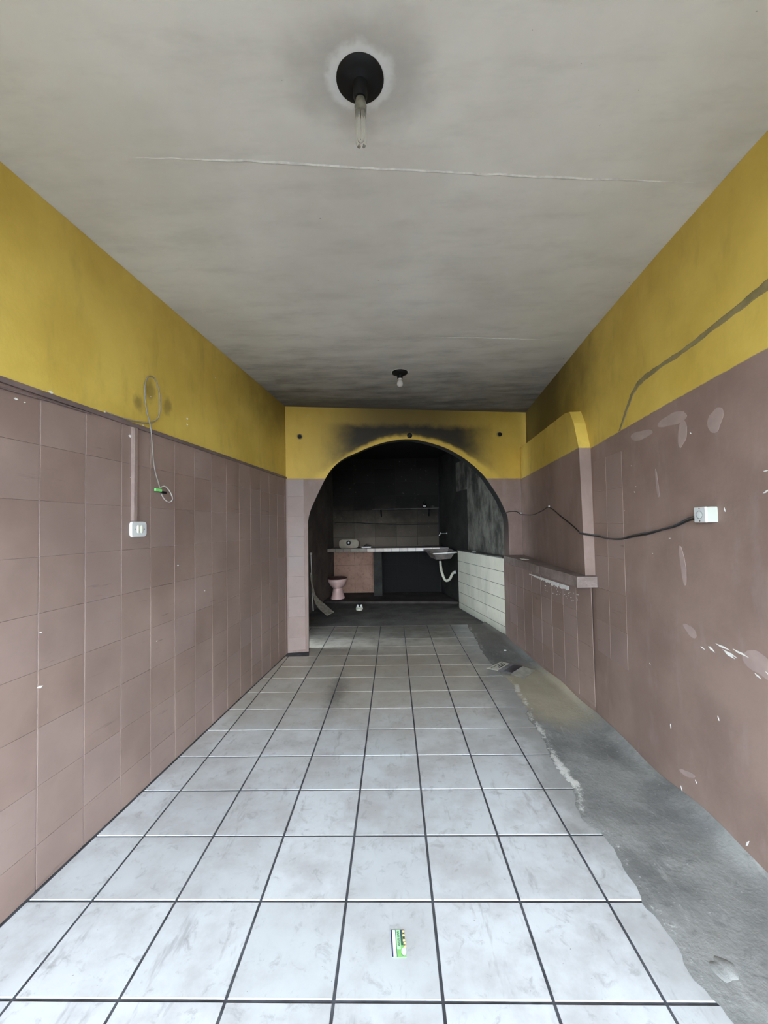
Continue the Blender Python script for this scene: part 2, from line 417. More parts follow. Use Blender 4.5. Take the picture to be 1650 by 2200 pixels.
def channel_mat():
    m = M('filled chase', 0.9, 0.2); n = m.noise(14, 5, 0.65)
    m.col(m.mix(m.rng(n, 0.3, 0.7), (0.23, 0.185, 0.085), (0.31, 0.25, 0.12))); m.bump(n, 0.5, 0.006); return m.m
m_chan = channel_mat()
def glass_mat():
    m = M('clear glass', 0.05, 0.5); m.col((0.93, 0.92, 0.88)); m.b.inputs['Transmission Weight'].default_value = 0.9
    m.b.inputs['IOR'].default_value = 1.3; return m.m
m_glass = glass_mat()
m_frost = M('frosted bulb glass', 0.25, 0.5); m_frost.col((0.72, 0.69, 0.65)); m_frost.b.inputs['Transmission Weight'].default_value = 0.35; m_frost = m_frost.m

# ------------------------------------------------------------------ structure: shell
def struct(o): return tag(o, kind='structure')
# floor slab (grout level) and what lies outside the shop front
fb = B(); fb.prism([(-2.1, FRONT, -0.15), (2.1, FRONT, -0.15), (2.1, 9.0, -0.15), (-2.1, 9.0, -0.15)],
                   [(-2.1, FRONT, -0.004), (2.1, FRONT, -0.004), (2.1, 9.0, -0.004), (-2.1, 9.0, -0.004)])
floor = struct(fb.build('floor', m_grout))
gb = B(); gb.box((0, FRONT-15.01, -0.11), (60, 30, 0.18))
struct(gb.build('pavement', concrete('street asphalt', (0.075, 0.072, 0.068), (0.10, 0.097, 0.092), (0.05, 0.05, 0.048), 0.4, 2)))
# ceiling
cb = B(); cb.prism([(-2.3, FRONT-0.3, H), (2.3, FRONT-0.3, H), (2.3, 9.0, H), (-2.3, 9.0, H)],
                   [(-2.3, FRONT-0.3, H+0.15), (2.3, FRONT-0.3, H+0.15), (2.3, 9.0, H+0.15), (-2.3, 9.0, H+0.15)])
ceiling = struct(cb.build('ceiling', m_ceil))
# shop front: storey above the opening and the two short returns
wf = B(); wf.box((0, FRONT-0.1, 3.175), (9.0, 0.2, 1.35)); wf.box((-3.1, FRONT-0.1, 1.24), (2.9, 0.2, 2.52)); wf.box((3.1, FRONT-0.1, 1.24), (3.0, 0.2, 2.52))
struct(wf.build('wall_front', plain('front render', (0.45, 0.42, 0.38), 0.85, 0.1, 3)))
# left wall: backing below, plaster above
TOPT = 2.0
lb = B()
def lring(d, z): return [LW(U0, z, d), LW(U1, z, d), LW(U1, z, -0.16), LW(U0, z, -0.16)]
lb.prism(lring(-0.004, 0.0), lring(-0.004, TOPT+0.02)); wall_left = None
wall_left = struct(lb.build('wall_left', m_joint))
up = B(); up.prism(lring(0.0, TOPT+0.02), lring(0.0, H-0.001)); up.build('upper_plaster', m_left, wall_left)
PW_, PH_ = 0.2305, 0.2315
Z0T = 0.868-3*PH_                                    # joint heights
zs = [0.0]+[Z0T+k*PH_ for k in range(0, 9) if 0.03 < Z0T+k*PH_ < TOPT-0.03]+[TOPT]
us = []
k = -20
while 0.153+k*PW_ < U1-0.02:
    q = 0.153+k*PW_
    if q > U0+0.02: us.append(q)
    k += 1
us = [U0]+us+[U1]
cache = {}
def wall_tile(name, parent, org, X, Z, D, w, h, dep, mat, key):
    kk = (key, round(w, 3), round(h, 3))
    if kk not in cache:
        v, f = slab_tile([(-w/2, -h/2), (w/2, -h/2), (w/2, h/2), (-w/2, h/2)], dep, 0.0007)
        o = mesh(name, [Vector(X)*a+Vector(Z)*b+Vector(D)*c for a, b, c in v], f, mat, parent); cache[kk] = o.data
    else:
        o = bpy.data.objects.new(name, cache[kk]); COL.objects.link(o); o.parent = parent
    o.location = Vector(org)-_wloc(parent)
    return o
for i in range(len(us)-1):
    for j in range(len(zs)-1):
        w = us[i+1]-us[i]-0.006; h = zs[j+1]-zs[j]-0.0010
        if w < 0.02 or h < 0.02: continue
        wall_tile('wall_tile', wall_left, LW((us[i]+us[i+1])/2, (zs[j]+zs[j+1])/2, -0.0038), TL3, UP, NL3, w, h,
                  0.0040+random.uniform(-0.0006, 0.0010), m_btile, 'L')
tb = B(); tb.prism([LW(U0, 1.999, 0.0005), LW(U1-0.004, 1.999, 0.0005), LW(U1-0.004, 1.999, 0.012), LW(U0, 1.999, 0.012)],
                   [LW(U0, 2.024, 0.0005), LW(U1-0.004, 2.024, 0.0005), LW(U1-0.004, 2.022, 0.010), LW(U0, 2.022, 0.010)])
struct(tb.build('trim_1', m_trim))

# right wall: a slightly warped plaster sheet
rb = B()
ny, nz = 40, 12
ys = [FRONT+(RY[-1]-FRONT)*i/ny for i in range(ny+1)]; zz = [(H-0.001)*j/nz for j in range(nz+1)]
v = [RW(y, z) for y in ys for z in zz]+[Vector((2.05, y, z)) for y in ys for z in zz]
o2 = (ny+1)*(nz+1); ix = lambda i, j: i*(nz+1)+j
f = []
for i in range(ny):
    for j in range(nz):
        f.append((ix(i, j), ix(i+1, j), ix(i+1, j+1), ix(i, j+1))); f.append((o2+ix(i, j), o2+ix(i, j+1), o2+ix(i+1, j+1), o2+ix(i+1, j)))
    for j in (0, nz):
        f.append((ix(i, j), ix(i+1, j), o2+ix(i+1, j), o2+ix(i, j)))
for j in range(nz):
    for i in (0, ny): f.append((ix(i, j), ix(i, j+1), o2+ix(i, j+1), o2+ix(i, j)))
rb.addvf(v, f)
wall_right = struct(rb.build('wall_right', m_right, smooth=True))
# boxed-out panel above the sill
pb = B(); ring = [(3.06, 1.036), (3.095, 1.98), (3.19, 2.20), (3.28, 2.315), (3.40, 2.335), (5.212, 2.385), (5.212, 1.036)]
pb.prism([PW(y, z) for y, z in ring], [Vector((max(RX(y, z)-0.0005, PX(y)+0.02), y, z)) for y, z in ring])
pb.build('boxed_panel', m_panel, wall_right)
# thick lower wall and the sill on it
e1 = AR(2.731, -0.001, 0); e2 = AR(2.731, 0.098, 0)
dpl = [(DX(3.1), 3.1), (DX(5.0), 5.0), (1.395, 5.262), (e2.x, e2.y), (e1.x, e1.y), (1.685, 5.2205), (RX(3.1, 0)-0.0005+0.001, 3.101)]
db = B(); db.prism([(x, y, 0) for x, y in dpl], [(x, y, 0.952) for x, y in dpl]); 
dado = db.build('lower_wall', m_right, wall_right)
sb = B(); random.seed(3)
nS = 26; ring_o = []
for i in range(nS+1):
    y = 3.03+(5.16-3.03)*i/nS
    ring_o.append((1.333+0.036*i/nS+random.uniform(-0.004, 0.004), y))
inner = [(e1.x-0.003, e1.y-0.003), (1.66, 5.205), (RX(3.5, 1.0)-0.001, 3.5), (RX(3.03, 1.0)-0.001, 3.03)]
sp = ring_o+inner
zb = [0.953+random.uniform(-0.006, 0.002) if i <= nS else 0.953 for i in range(len(sp))]
sb.prism([(x, y, max(0.9525, z)) for (x, y), z in zip(sp, zb)], [(x, y, 1.034+random.uniform(-0.003, 0.001)) for x, y in sp])
m_sill = concrete('dirty painted sill', (0.20, 0.15, 0.13), (0.30, 0.235, 0.21), (0.12, 0.105, 0.09), 0.6, 9)
sill = sb.build('sill', m_sill, wall_right)
# tiles painted over on the right wall
def rtile(cy0, cy1, z0, z1, fn, dep):
    w = cy1-cy0-0.0035; h = z1-z0-0.003; 
    a, b, c, d = fn(cy0+0.0017, z0+0.0015, -0.0003), fn(cy1-0.0017, z0+0.0015, -0.0003), fn(cy1-0.0017, z1-0.0015, -0.0003), fn(cy0+0.0017, z1-0.0015, -0.0003)
    q = Vector((-1, 0, 0))*dep; cen = (a+b+c+d)/4
    bot = [a, b, c, d]; top = [p+q+(cen-p)*0.012 for p in bot]
    B().prism(bot, top).build('wall_tile', m_btile, wall_right, at=cen)
zr = [0.06, 0.262, 0.494, 0.725, 0.945]
ycol = [3.105+0.2315*i for i in range(9)]
for i in range(8):
    for j in range(4): rtile(ycol[i], ycol[i+1], zr[j], zr[j+1], DW, 0.0022)
zr2 = [0.494, 0.725, 0.957, 1.188, 1.42, 1.65, 1.88]
for y0, y1 in ((2.63, 2.85), (2.85, 3.055)):
    for j in range(6): rtile(y0, y1, zr2[j], zr2[j+1], RW, 0.0015)
# filled chase in the yellow band
ct = [(1.534, 2.317), (1.642, 2.302), (1.792, 2.287), (1.908, 2.273), (2.041, 2.265), (2.192, 2.265), (2.321, 2.265), (2.416, 2.251), (2.496, 2.200), (2.573, 2.115), (2.655, 2.011)]
cbm = [(1.536, 2.278), (1.644, 2.269), (1.794, 2.261), (1.910, 2.247), (2.042, 2.240), (2.193, 2.240), (2.300, 2.231), (2.389, 2.220), (2.472, 2.180), (2.547, 2.099), (2.632, 2.011)]
ct = [(FRONT+0.05, 2.42), (0.9, 2.375)]+ct; cbm = [(FRONT+0.05, 2.37), (0.9, 2.325)]+cbm
def dens(P, k=4):
    o = []
    for i in range(len(P)-1):
        for t in range(k): o.append((P[i][0]+(P[i+1][0]-P[i][0])*t/k, P[i][1]+(P[i+1][1]-P[i][1])*t/k+random.uniform(-0.003, 0.003)))
    return o+[P[-1]]
ct, cbm = dens(ct), dens(cbm)
ch = B(); n = len(ct)
vv = [RW(y, z, 0.0002) for y, z in ct]+[RW(y, z, 0.0002) for y, z in cbm]+[RW(y, z, 0.0030) for y, z in [(a[0]*.9+b[0]*.1, a[1]*.9+b[1]*.1) for a, b in zip(ct, cbm)]]+[RW(y, z, 0.0030) for y, z in [(a[0]*.1+b[0]*.9, a[1]*.1+b[1]*.9) for a, b in zip(ct, cbm)]]
ff = []
for i in range(n-1):
    ff += [(i, i+1, 2*n+i+1, 2*n+i), (2*n+i, 2*n+i+1, 3*n+i+1, 3*n+i), (3*n+i, 3*n+i+1, n+i+1, n+i)]
ch.addvf(vv, ff); ch.build('filled_chase', m_chan, wall_right)

# arch wall
out = [(0.236, 0), (0.246, 1.50), (0.262, 1.58), (0.293, 1.671), (0.359, 1.812), (0.448, 1.993), (0.54, 2.127), (0.668, 2.236), (0.849, 2.321), (0.996, 2.385), (1.185, 2.447), (1.374, 2.480), (1.47, 2.485), (1.563, 2.480), (1.753, 2.441), (1.947, 2.377), (2.141, 2.274), (2.297, 2.16), (2.434, 2.027), (2.529, 1.892), (2.626, 1.738), (2.681, 1.62), (2.722, 1.518), (2.732, 1.40), (2.733, 0)]
def smooth2(P, keep):
    Q = []
    for i in range(len(P)-1):
        if i in keep: Q.append(P[i]); continue
        p0, p1, p2, p3 = [Vector(P[min(max(i+k, 1), len(P)-2)]) for k in (-1, 0, 1, 2)]
        for k in range(4):
            t = k/4; q = 0.5*((2*p1)+(p2-p0)*t+(2*p0-5*p1+4*p2-p3)*t*t+(3*p1-p0-3*p2+p3)*t**3); Q.append((q.x, q.y))
    return Q+[P[-1]]
out = smooth2(out, {0, len(out)-2})
# built as quads between the opening line and the outer frame
ab = B(); TH = 0.15
outer = []
for (u, z) in out:
    if u < 0.30 and z < 1.6: outer.append((-0.42, z))
    elif u > 2.66 and z < 1.6: outer.append((3.22, z))
    else: outer.append((None, z))
k0 = max(i for i, o in enumerate(outer[:len(out)//2]) if o[0] is not None); k1 = min(i for i, o in enumerate(outer) if o[0] == 3.22)
per = []; za = out[k0][1]; zb_ = out[k1][1]
pts = [(-0.42, za), (-0.42, H-0.001), (3.22, H-0.001), (3.22, zb_)]
seg = [((Vector(b)-Vector(a)).length) for a, b in zip(pts[:-1], pts[1:])]; tot = sum(seg)
cor = {}
for i in range(k0, k1+1):
    outer[i] = None
nn = k1-k0
ks = [k0, k0+round(nn*0.22), k0+round(nn*0.80), k1]
for a in range(3):
    for i in range(ks[a], ks[a+1]+1):
        t = (i-ks[a])/(ks[a+1]-ks[a]); outer[i] = tuple(Vector(pts[a])*(1-t)+Vector(pts[a+1])*t)
n = len(out)
vv = [AR(u, 0, z) for u, z in out]+[AR(u, 0, z) for u, z in outer]+[AR(u, TH, z) for u, z in out]+[AR(u, TH, z) for u, z in outer]
ff = []
for i in range(n-1):
    ff += [(i, i+1, n+i+1, n+i), (2*n+i, 3*n+i, 3*n+i+1, 2*n+i+1), (i, 2*n+i, 2*n+i+1, i+1), (n+i, n+i+1, 3*n+i+1, 3*n+i)]
ff += [(0, n, 3*n, 2*n), (n-1, 3*n-1, 4*n-1, 2*n-1)]
ab.addvf(vv, ff)
wall_back = struct(ab.build('wall_arch', m_arch))
zp = [0.03]+[Z0T+k*PH_ for k in range(0, 8)]+[1.998]
for j in range(len(zp)-1):
    h = zp[j+1]-zp[j]-0.003
    if h > 0.03:
        wall_tile('wall_tile', wall_back, AR(0.108, -0.0002, (zp[j]+zp[j+1])/2), T3, UP, -N3, 0.186, h, 0.0022, m_btile, 'A')

# ------------------------------------------------------------------ floor tiles
TS = 0.330044; OX = -1.1996; OY = 2.6009; G = 0.0100
full = None; extra = []
lp = LW(0, 0); ln = Vector((-NL.x, -NL.y)); LP2 = Vector((lp.x, lp.y))+Vector((NL.x, NL.y))*0.012
def inarch(p): return (p-A).dot(NN)
c0 = -2
for c in range(-2, 7):
    for r in range(-10, 14):
        x0, x1 = OX+c*TS+G/2, OX+(c+1)*TS-G/2
        y1, y0 = OY-r*TS-G/2+TS, OY-r*TS+G/2
        # rows count away from the camera as r falls
        if y0 < 0.25: continue
        poly = [(x0, y0), (x1, y0), (x1, y1), (x0, y1)]
        P = [Vector(p) for p in poly]
        cen = Vector(((x0+x1)/2, (y0+y1)/2))
        whole = True
        if inarch(cen) < 0.0:
            if max((p-LP2).dot(ln) for p in P) > 0: P = clip(P, LP2, ln); whole = False
            if len(P) < 3: continue
            if max(inarch(p) for p in P) > -0.004 and min((p-A).dot(T) for p in P) < 0.245:
                Q2 = clip(clip(P, A-NN*0.004, -NN), A+T*0.242, -T)
                P = clip(P, A-NN*0.004, NN); whole = False
                if len(Q2) > 2: extra.append((Q2, cen))
        else:
            if min(inarch(p) for p in P) < TH+0.004 and min((p-A).dot(T) for p in P) < 0.242:
                Q2 = clip(clip(P, A+NN*(TH+0.004), NN), A+T*0.242, -T)
                P = clip(P, A+NN*(TH+0.004), -NN); whole = False
                if len(Q2) > 2: extra.append((Q2, cen))
            if min(p.x for p in P) < -1.50: P = clip(P, Vector((-1.50, 0)), Vector((-1, 0))); whole = False
        if len(P) < 3: continue
        area = abs(sum(P[i].x*P[(i+1) % len(P)].y-P[(i+1) % len(P)].x*P[i].y for i in range(len(P))))/2
        if area < 0.0015: continue
        dz = random.uniform(-0.0008, 0.0)
        if whole and full is not None:
            o = bpy.data.objects.new('floor_tile', full); COL.objects.link(o)
        else:
            v, f = slab_tile([(p.x-cen.x, p.y-cen.y) for p in P], 0.0075, 0.0014)
            o = mesh('floor_tile', v, f, m_tile)
            if whole: full = o.data
        o.parent = floor; o.location = (cen.x, cen.y, -0.0075+dz)
added_strip = [(-1.60, FRONT+0.01), (0.93, FRONT+0.01), (0.93, 0.285), (-1.545, 0.285)]  # unseen dark strip added to cut floor bounce onto the near ceiling
added_strip[0] = (LW(U0+0.01, 0).x+0.012, FRONT+0.01); added_strip[3] = (LW((0.285-1.5)/TL.y, 0).x+0.012, 0.285)
B().prism([(x, y, -0.0039) for x, y in added_strip], [(x, y, -0.0004) for x, y in added_strip]).build('added_dark_strip', concrete('added dark cement', (0.12, 0.118, 0.112), (0.19, 0.187, 0.178), (0.08, 0.08, 0.078), 0.5, 4), floor)
for Q2, cen in extra:
    v, f = slab_tile([(p.x-cen.x, p.y-cen.y) for p in Q2], 0.0075, 0.0014)
    o = mesh('floor_tile', v, f, m_tile); o.parent = floor; o.location = (cen.x, cen.y, -0.0079)
# back room concrete, raised slab
rp = [(-1.56, 5.93), (1.30, 5.93), (1.12, 7.46), (0.80, 7.52), (-1.40, 7.72), (-1.56, 7.72)]
B().prism([(x, y, -0.0039) for x, y in rp], [(x, y, 0.0) for x, y in rp]).build('rear_screed', m_slab, floor)
rp = [(-1.37, 7.72), (-0.35, 7.60), (0.80, 7.52), (1.14, 7.46), (0.951, 8.60), (-1.30, 8.60)]
B().prism([(x, y, 0.0005) for x, y in rp], [(x, y, 0.04) for x, y in rp]).build('raised_slab', m_slab2, floor)
# cement screed strip over the broken tiles along the right wall
ed = [(FRONT, 0.93), (1.23, 0.93), (1.287, 0.925), (1.37, 0.905), (1.465, 0.93), (1.584, 0.915), (1.725, 0.91), (1.923, 0.93), (2.041, 0.895), (2.256, 0.935), (2.412, 0.93), (2.603, 0.93), (2.936, 0.965), (3.268, 1.0), (3.584, 1.01), (3.887, 1.012), (4.348, 0.968), (4.841, 0.974), (5.25, 1.0), (5.837, 1.02), (5.925, 1.03)]
def edx(y):
    for (a, b), (c, d) in zip(ed[:-1], ed[1:]):
        if y <= c: return b+(d-b)*(y-a)/(c-a)
    return ed[-1][1]
def wallx(y):
    if y < 3.1: return RX(y, 0)
    if y < 5.0: return DX(y)
    if y < 5.26: return 1.375+(y-5.0)*0.06
    return 1.395-(y-5.26)*0.178
from mathutils import noise as mnoise
sc_v = []; sc_f = []; sc_a = []
NYS, NXS = 300, 22
for i in range(NYS+1):
    y = FRONT+(5.925-FRONT)*i/NYS
    x0 = edx(y)+0.035*mnoise.noise((y*3.1, 0, 2))+0.022*mnoise.noise((y*11, 4, 0))+0.012*mnoise.noise((y*31, 9, 0)); x1 = wallx(y)-0.002
    for j in range(NXS+1):
        t = j/NXS; t = t*t*(0.6)+t*0.4; x = x0+(x1-x0)*t
        d = x-x0; dw = x1-x
        n_ = mnoise.noise((x*9, y*9, 0))+0.5*mnoise.noise((x*24, y*24, 3))
        z = 0.0004+0.005*min(1, d/0.05)+0.0022*n_*min(1, d/0.03)
        if 1.8 < y < 4.0: z += 0.003*math.exp(-((d-0.03)/0.025)**2)*max(0, 0.6+mnoise.noise((y*8, 1, 1)))
        fil = (0.028+0.02*mnoise.noise((y*2.3, 7, 0)))*(1.0+0.7*math.exp(-((y-2.1)/0.45)**2))
        z += max(0, fil)*max(0, 1-dw/(0.06+0.04/(1+math.exp((y-2.6)*9))))**2
        sc_v.append((x, y, max(z, 0.0004))); sc_a.append(math.exp(-((d-0.024)/0.032)**2)*(1.25 if 2.1 < y < 3.7 else 0.66)*(0.68+0.7*mnoise.noise((y*2.6, 2, 2))+0.35*mnoise.noise((y*13, x*13, 2))))
for i in range(NYS):
    for j in range(NXS):
        a = i*(NXS+1)+j; sc_f.append((a, a+1, a+NXS+2, a+NXS+1))
scr = mesh('cement_screed', sc_v, sc_f, m_screed, floor, smooth=True)
at_ = scr.data.attributes.new('edge', 'FLOAT', 'POINT'); at_.data.foreach_set('value', sc_a)
lump = B(); lv = []
for rr0, zz0 in ((1.0, -0.001), (0.8, 0.008), (0.45, 0.014), (0.15, 0.016)):
    for i in range(20):
        a = 2*math.pi*i/20; k = rr0*(1+0.18*math.sin(2*a+1)+0.10*math.sin(5*a))
        lv.append(Vector((1.02+0.040*k*math.cos(a), 1.37+0.050*k*math.sin(a), 0.002+zz0*0.6+0.002*mnoise.noise((k*3, a*2, 5)))))
lump.addvf(lv, [(j*20+i, j*20+(i+1) % 20, (j+1)*20+(i+1) % 20, (j+1)*20+i) for j in range(3) for i in range(20)]+[tuple(range(60, 80)), tuple(range(20))[::-1]])
lump.build('cement_lump', m_screed, floor, smooth=True)

# ------------------------------------------------------------------ back room shell
LBK = [(-1.575, 5.10), (-1.270, 8.65)]
bl = B(); bl.prism([(LBK[0][0], LBK[0][1], 0), (LBK[1][0], LBK[1][1], 0), (-1.9, 8.65, 0), (-1.9, 5.10, 0)], [(LBK[0][0], LBK[0][1], H-.001), (LBK[1][0], LBK[1][1], H-.001), (-1.9, 8.65, H-.001), (-1.9, 5.10, H-.001)])
struct(bl.build('wall_rear_left', concrete('sooted left wall', (0.085, 0.068, 0.058), (0.16, 0.125, 0.105), (0.03, 0.026, 0.024), 0.6, 2.5)))
bb = B(); bb.box((-0.1, 8.725, H/2), (3.6, 0.15, H-0.002)); wall_rear = struct(bb.build('wall_rear', m_black))
bw, bh = 0.4455, 0.29
for i in range(5):
    for j in range(10):
        z0 = 0.04+j*bh; z1 = min(z0+bh, H-0.002); sh = 0
        w = bw-0.004; h = z1-z0-0.004
        if h < 0.03: continue
        x = -1.275+bw*(i+0.5)
        wall_tile('wall_block', wall_rear, (x, 8.6502, (z0+z1)/2), (1, 0, 0), UP, (0, -1, 0), w, h, 0.012+random.uniform(-0.002, 0.003), m_block, 'K')
# right side of the back room: scorched plaster, black gap, half wall with white tiles
def rring(u0, u1, v0, v1, z): return [AR(u0, v0, z), AR(u1, v0, z), AR(u1, v1, z), AR(u0, v1, z)]
rr = B(); rr.prism(rring(2.875, 3.2, TH+0.001, 3.74, 0), rring(2.875, 3.2, TH+0.001, 3.74, H-0.001))
wall_rr = struct(rr.build('wall_rear_right', m_soot))
pl = B(); random.seed(5)
pe = [(TH+0.002, 1.0)]+[(1.76+random.uniform(-0.02, 0.012), 1.0+0.075*k) for k in range(25)]+[(TH+0.002, H-0.002)]
pe[25] = (1.76, H-0.002)
pl.prism([AR(2.8745, v, z) for v, z in pe], [AR(2.846, v, z) for v, z in pe]); pl.build('scorched_plaster', m_plaster, wall_rr)
pl2 = B(); pl2.prism(rring(2.845, 2.8745, 1.78, 2.30, 2.03), rring(2.845, 2.8745, 1.78, 2.30, 2.55)); pl2.build('lintel_plaster', m_plaster, wall_rr)
hw = B(); hw.prism(rring(2.7035, 2.8745, TH+0.002, 1.88, 0.0), rring(2.7035, 2.8745, TH+0.002, 1.88, 0.985))
half = tag(hw.build('half_wall', m_wgrout, at=AR(2.79, 1.0, 0)), kind='structure')
cpb = B(); cpb.prism(rring(2.695, 2.8455, TH+0.004, 1.885, 0.985), rring(2.695, 2.8455, TH+0.004, 1.885, 1.0)); cpb.build('ledge', m_slab, half, at=AR(2.79, 1.0, 0.985))
th_, tw_ = 0.1745, 0.152
for i in range(12):
    va = 0.105+i*tw_; vb = min(va+tw_, 1.88)
    for j in range(6):
        z0 = -0.06+j*th_; z1 = z0+th_; z0 = max(z0, 0.012)
        w = vb-va-(0.0016); h = z1-z0-0.0060
        if w < 0.02: continue
        wall_tile('wall_tile', half, AR(2.7036, (va+vb)/2, (z0+z1)/2), N3, UP, -T3, w, h, 0.0045, m_wtile, 'H')

# ------------------------------------------------------------------ details that belong to the shell
def ribbon(pts, w, zoff):
    pass
# plaster seams on the ceiling
def seam(P, w, name, par):
    b = B(); Q = []
    for i in range(len(P)-1):
        for k in range(14):
            t = k/14; Q.append((P[i][0]+(P[i+1][0]-P[i][0])*t, P[i][1]+(P[i+1][1]-P[i][1])*t))
    Q.append(P[-1]); n = len(Q)
    for i, (x, y) in enumerate(Q):
        e = min(1, i/12, (n-1-i)/12); ww = w*(0.25+0.75*e)*(0.7+0.6*abs(mnoise.noise((x*9, y, 5)))); yy = y+0.006*mnoise.noise((x*14, 0, 1))
        b.v += [Vector((x, yy-ww, H+0.0005)), Vector((x, yy, H-0.0028*e-0.0003)), Vector((x, yy+ww, H+0.0005))]
    for i in range(n-1): b.f += [(3*i, 3*i+1, 3*i+4, 3*i+3), (3*i+1, 3*i+2, 3*i+5, 3*i+4)]
    b.build(name, m_plasterw2, par)
m_plasterw2 = plain('pale plaster seam', (0.66, 0.64, 0.60), 0.9, 0.15, 30)
seam([(-0.989, 1.485), (-0.503, 1.524), (-0.128, 1.568), (0.32, 1.614), (0.709, 1.653), (1.292, 1.703)], 0.0085, 'plaster_seam', ceiling)
seam([(0.186, 3.035), (0.8, 3.10), (1.40, 3.184)], 0.006, 'plaster_seam', ceiling)
rg = B(); random.seed(8); ro = []; ri = []
for i in range(40):
    a = 2*math.pi*i/40; k = 0.084+random.uniform(-0.003, 0.004); ro.append((0.088+k*math.cos(a), 3.735+k*math.sin(a)))
rg.prism([(x, y, H-0.0015) for x, y in ro], [(x, y, H+0.0005) for x, y in ro]); rg.build('plaster_ring', m_plasterw2, ceiling)

# chips, scratches and filler on the right wall
def blob(fn, c, ry, rz, mat, name, par, seed, dep=0.0009, n=26, tilt=0.0):
    random.seed(seed); b = B(); ring = []
    for i in range(n):
        a = 2*math.pi*i/n; k = 1+0.16*math.sin(2*a+seed)+0.10*math.sin(3*a+seed*2.3)+random.uniform(-0.03, 0.03)
        p, q = ry*k*math.cos(a), rz*k*math.sin(a)
        ring.append((c[0]+p*math.cos(tilt)-q*math.sin(tilt), c[1]+p*math.sin(tilt)+q*math.cos(tilt)))
    b.prism([fn(y, z, -0.001) for y, z in ring], [fn(y, z, dep) for y, z in ring]); return b.build(name, mat, par, at=fn(c[0], c[1]))
for k, (c, ry, rz, t) in enumerate([((2.105, 1.945), 0.10, 0.035, 0.0), ((2.034, 1.86), 0.028, 0.075, 0.1), ((1.818, 1.867), 0.045, 0.05, 0), ((2.257, 1.630), 0.012, 0.07, -0.15), ((2.077, 1.205), 0.020, 0.085, -0.1), ((2.047, 0.891), 0.045, 0.024, 0.2), ((1.662, 0.855), 0.075, 0.05, 0.1), ((2.40, 1.93), 0.10, 0.03, 0.1)]):
    blob(RW, c, ry, rz, m_patch, 'filler_patch', wall_right, 20+k, tilt=t)
scl = [((1.983, 0.835), (1.957, 0.826)), ((1.934, 0.849), (1.895, 0.832)), ((1.925, 0.852), (1.900, 0.832)), ((1.890, 0.875), (1.807, 0.867)), ((1.850, 0.860), (1.773, 0.846)), ((1.84, 0.853), (1.785, 0.838)), ((1.794, 0.879), (1.711, 0.866)), ((1.691, 0.813), (1.662, 0.799)), ((1.642, 0.838), (1.610, 0.825)), ((1.795, 1.482), (1.791, 1.462)), ((1.601, 1.527), (1.570, 1.540)), ((1.594, 1.612), (1.566, 1.612)), ((2.233, 0.356), (2.230, 0.330)), ((1.786, 0.068), (1.768, 0.10)), ((2.481, 1.638), (2.467, 1.635)), ((2.181, 1.397), (2.165, 1.394)), ((2.177, 1.338), (2.157, 1.337)), ((2.171, 0.075), (2.162, 0.048)), ((2.065, 0.169), (2.053, 0.154)), ((2.494, 1.609), (2.484, 1.600)), ((2.620, 1.501), (2.608, 1.494)), ((2.33, 1.25), (2.322, 1.245)), ((1.98, 1.85), (1.972, 1.842)), ((2.52, 1.77), (2.51, 1.765)), ((1.90, 0.55), (1.893, 0.53)), ((2.40, 0.62), (2.392, 0.61))]
sc = B(); random.seed(4)
for a, b in scl:
    a, b = Vector(a), Vector(b); d = (b-a); nrm = Vector((-d.y, d.x)).normalized()*min(0.005, max(0.0022, d.length*0.11))
    m_ = a.lerp(b, 0.35)+nrm*1.1; m2 = a.lerp(b, 0.6)-nrm
    R = [a, m_, b, m2]
    sc.prism([RW(p.x, p.y, -0.001) for p in R], [RW(p.x, p.y, 0.0012) for p in R])
tag(sc.build('paint_chips', m_plasterw, wall_right), kind='stuff')
blob(RW, (2.12, 0.165), 0.05, 0.016, m_patch, 'filler_patch', wall_right, 71, n=24, tilt=-0.3)
# white tiles laid bare under the sill
bare = B(); random.seed(12)
yy = [4.32, 4.19, 4.06, 3.93, 3.80, 3.63, 3.45]
for i in range(len(yy)-1):
    y1, y0 = yy[i]-0.003, yy[i+1]+0.004
    hh = 0.012+0.006*i; zt = 0.905-0.001*i
    top = [(y1, zt), (y0, zt)]; bt = []
    for k in range(6):
        t = k/5; bt.append((y0+(y1-y0)*t, zt-hh*(0.7+0.5*random.random())))
    R = top+bt
    Bq = B(); Bq.prism([DW(y, z, 0.0) for y, z in R], [DW(y, z, 0.0032) for y, z in R]); Bq.build('bare_tile', m_plasterw, wall_right, at=DW((y0+y1)/2, zt-hh/2))
ck = B()
for i in range(40):
    y = random.uniform(3.30, 3.95); z = 0.865-random.random()**1.6*0.085; s_ = random.uniform(0.002, 0.006)
    R = [(y-s_*1.5, z), (y, z+s_*0.6), (y+s_*1.4, z-s_*0.3), (y, z-s_*0.6)]
    ck.prism([DW(a, b, 0.0) for a, b in R], [DW(a, b, 0.0034) for a, b in R])
tag(ck.build('paint_chips', m_plasterw, wall_right), kind='stuff')
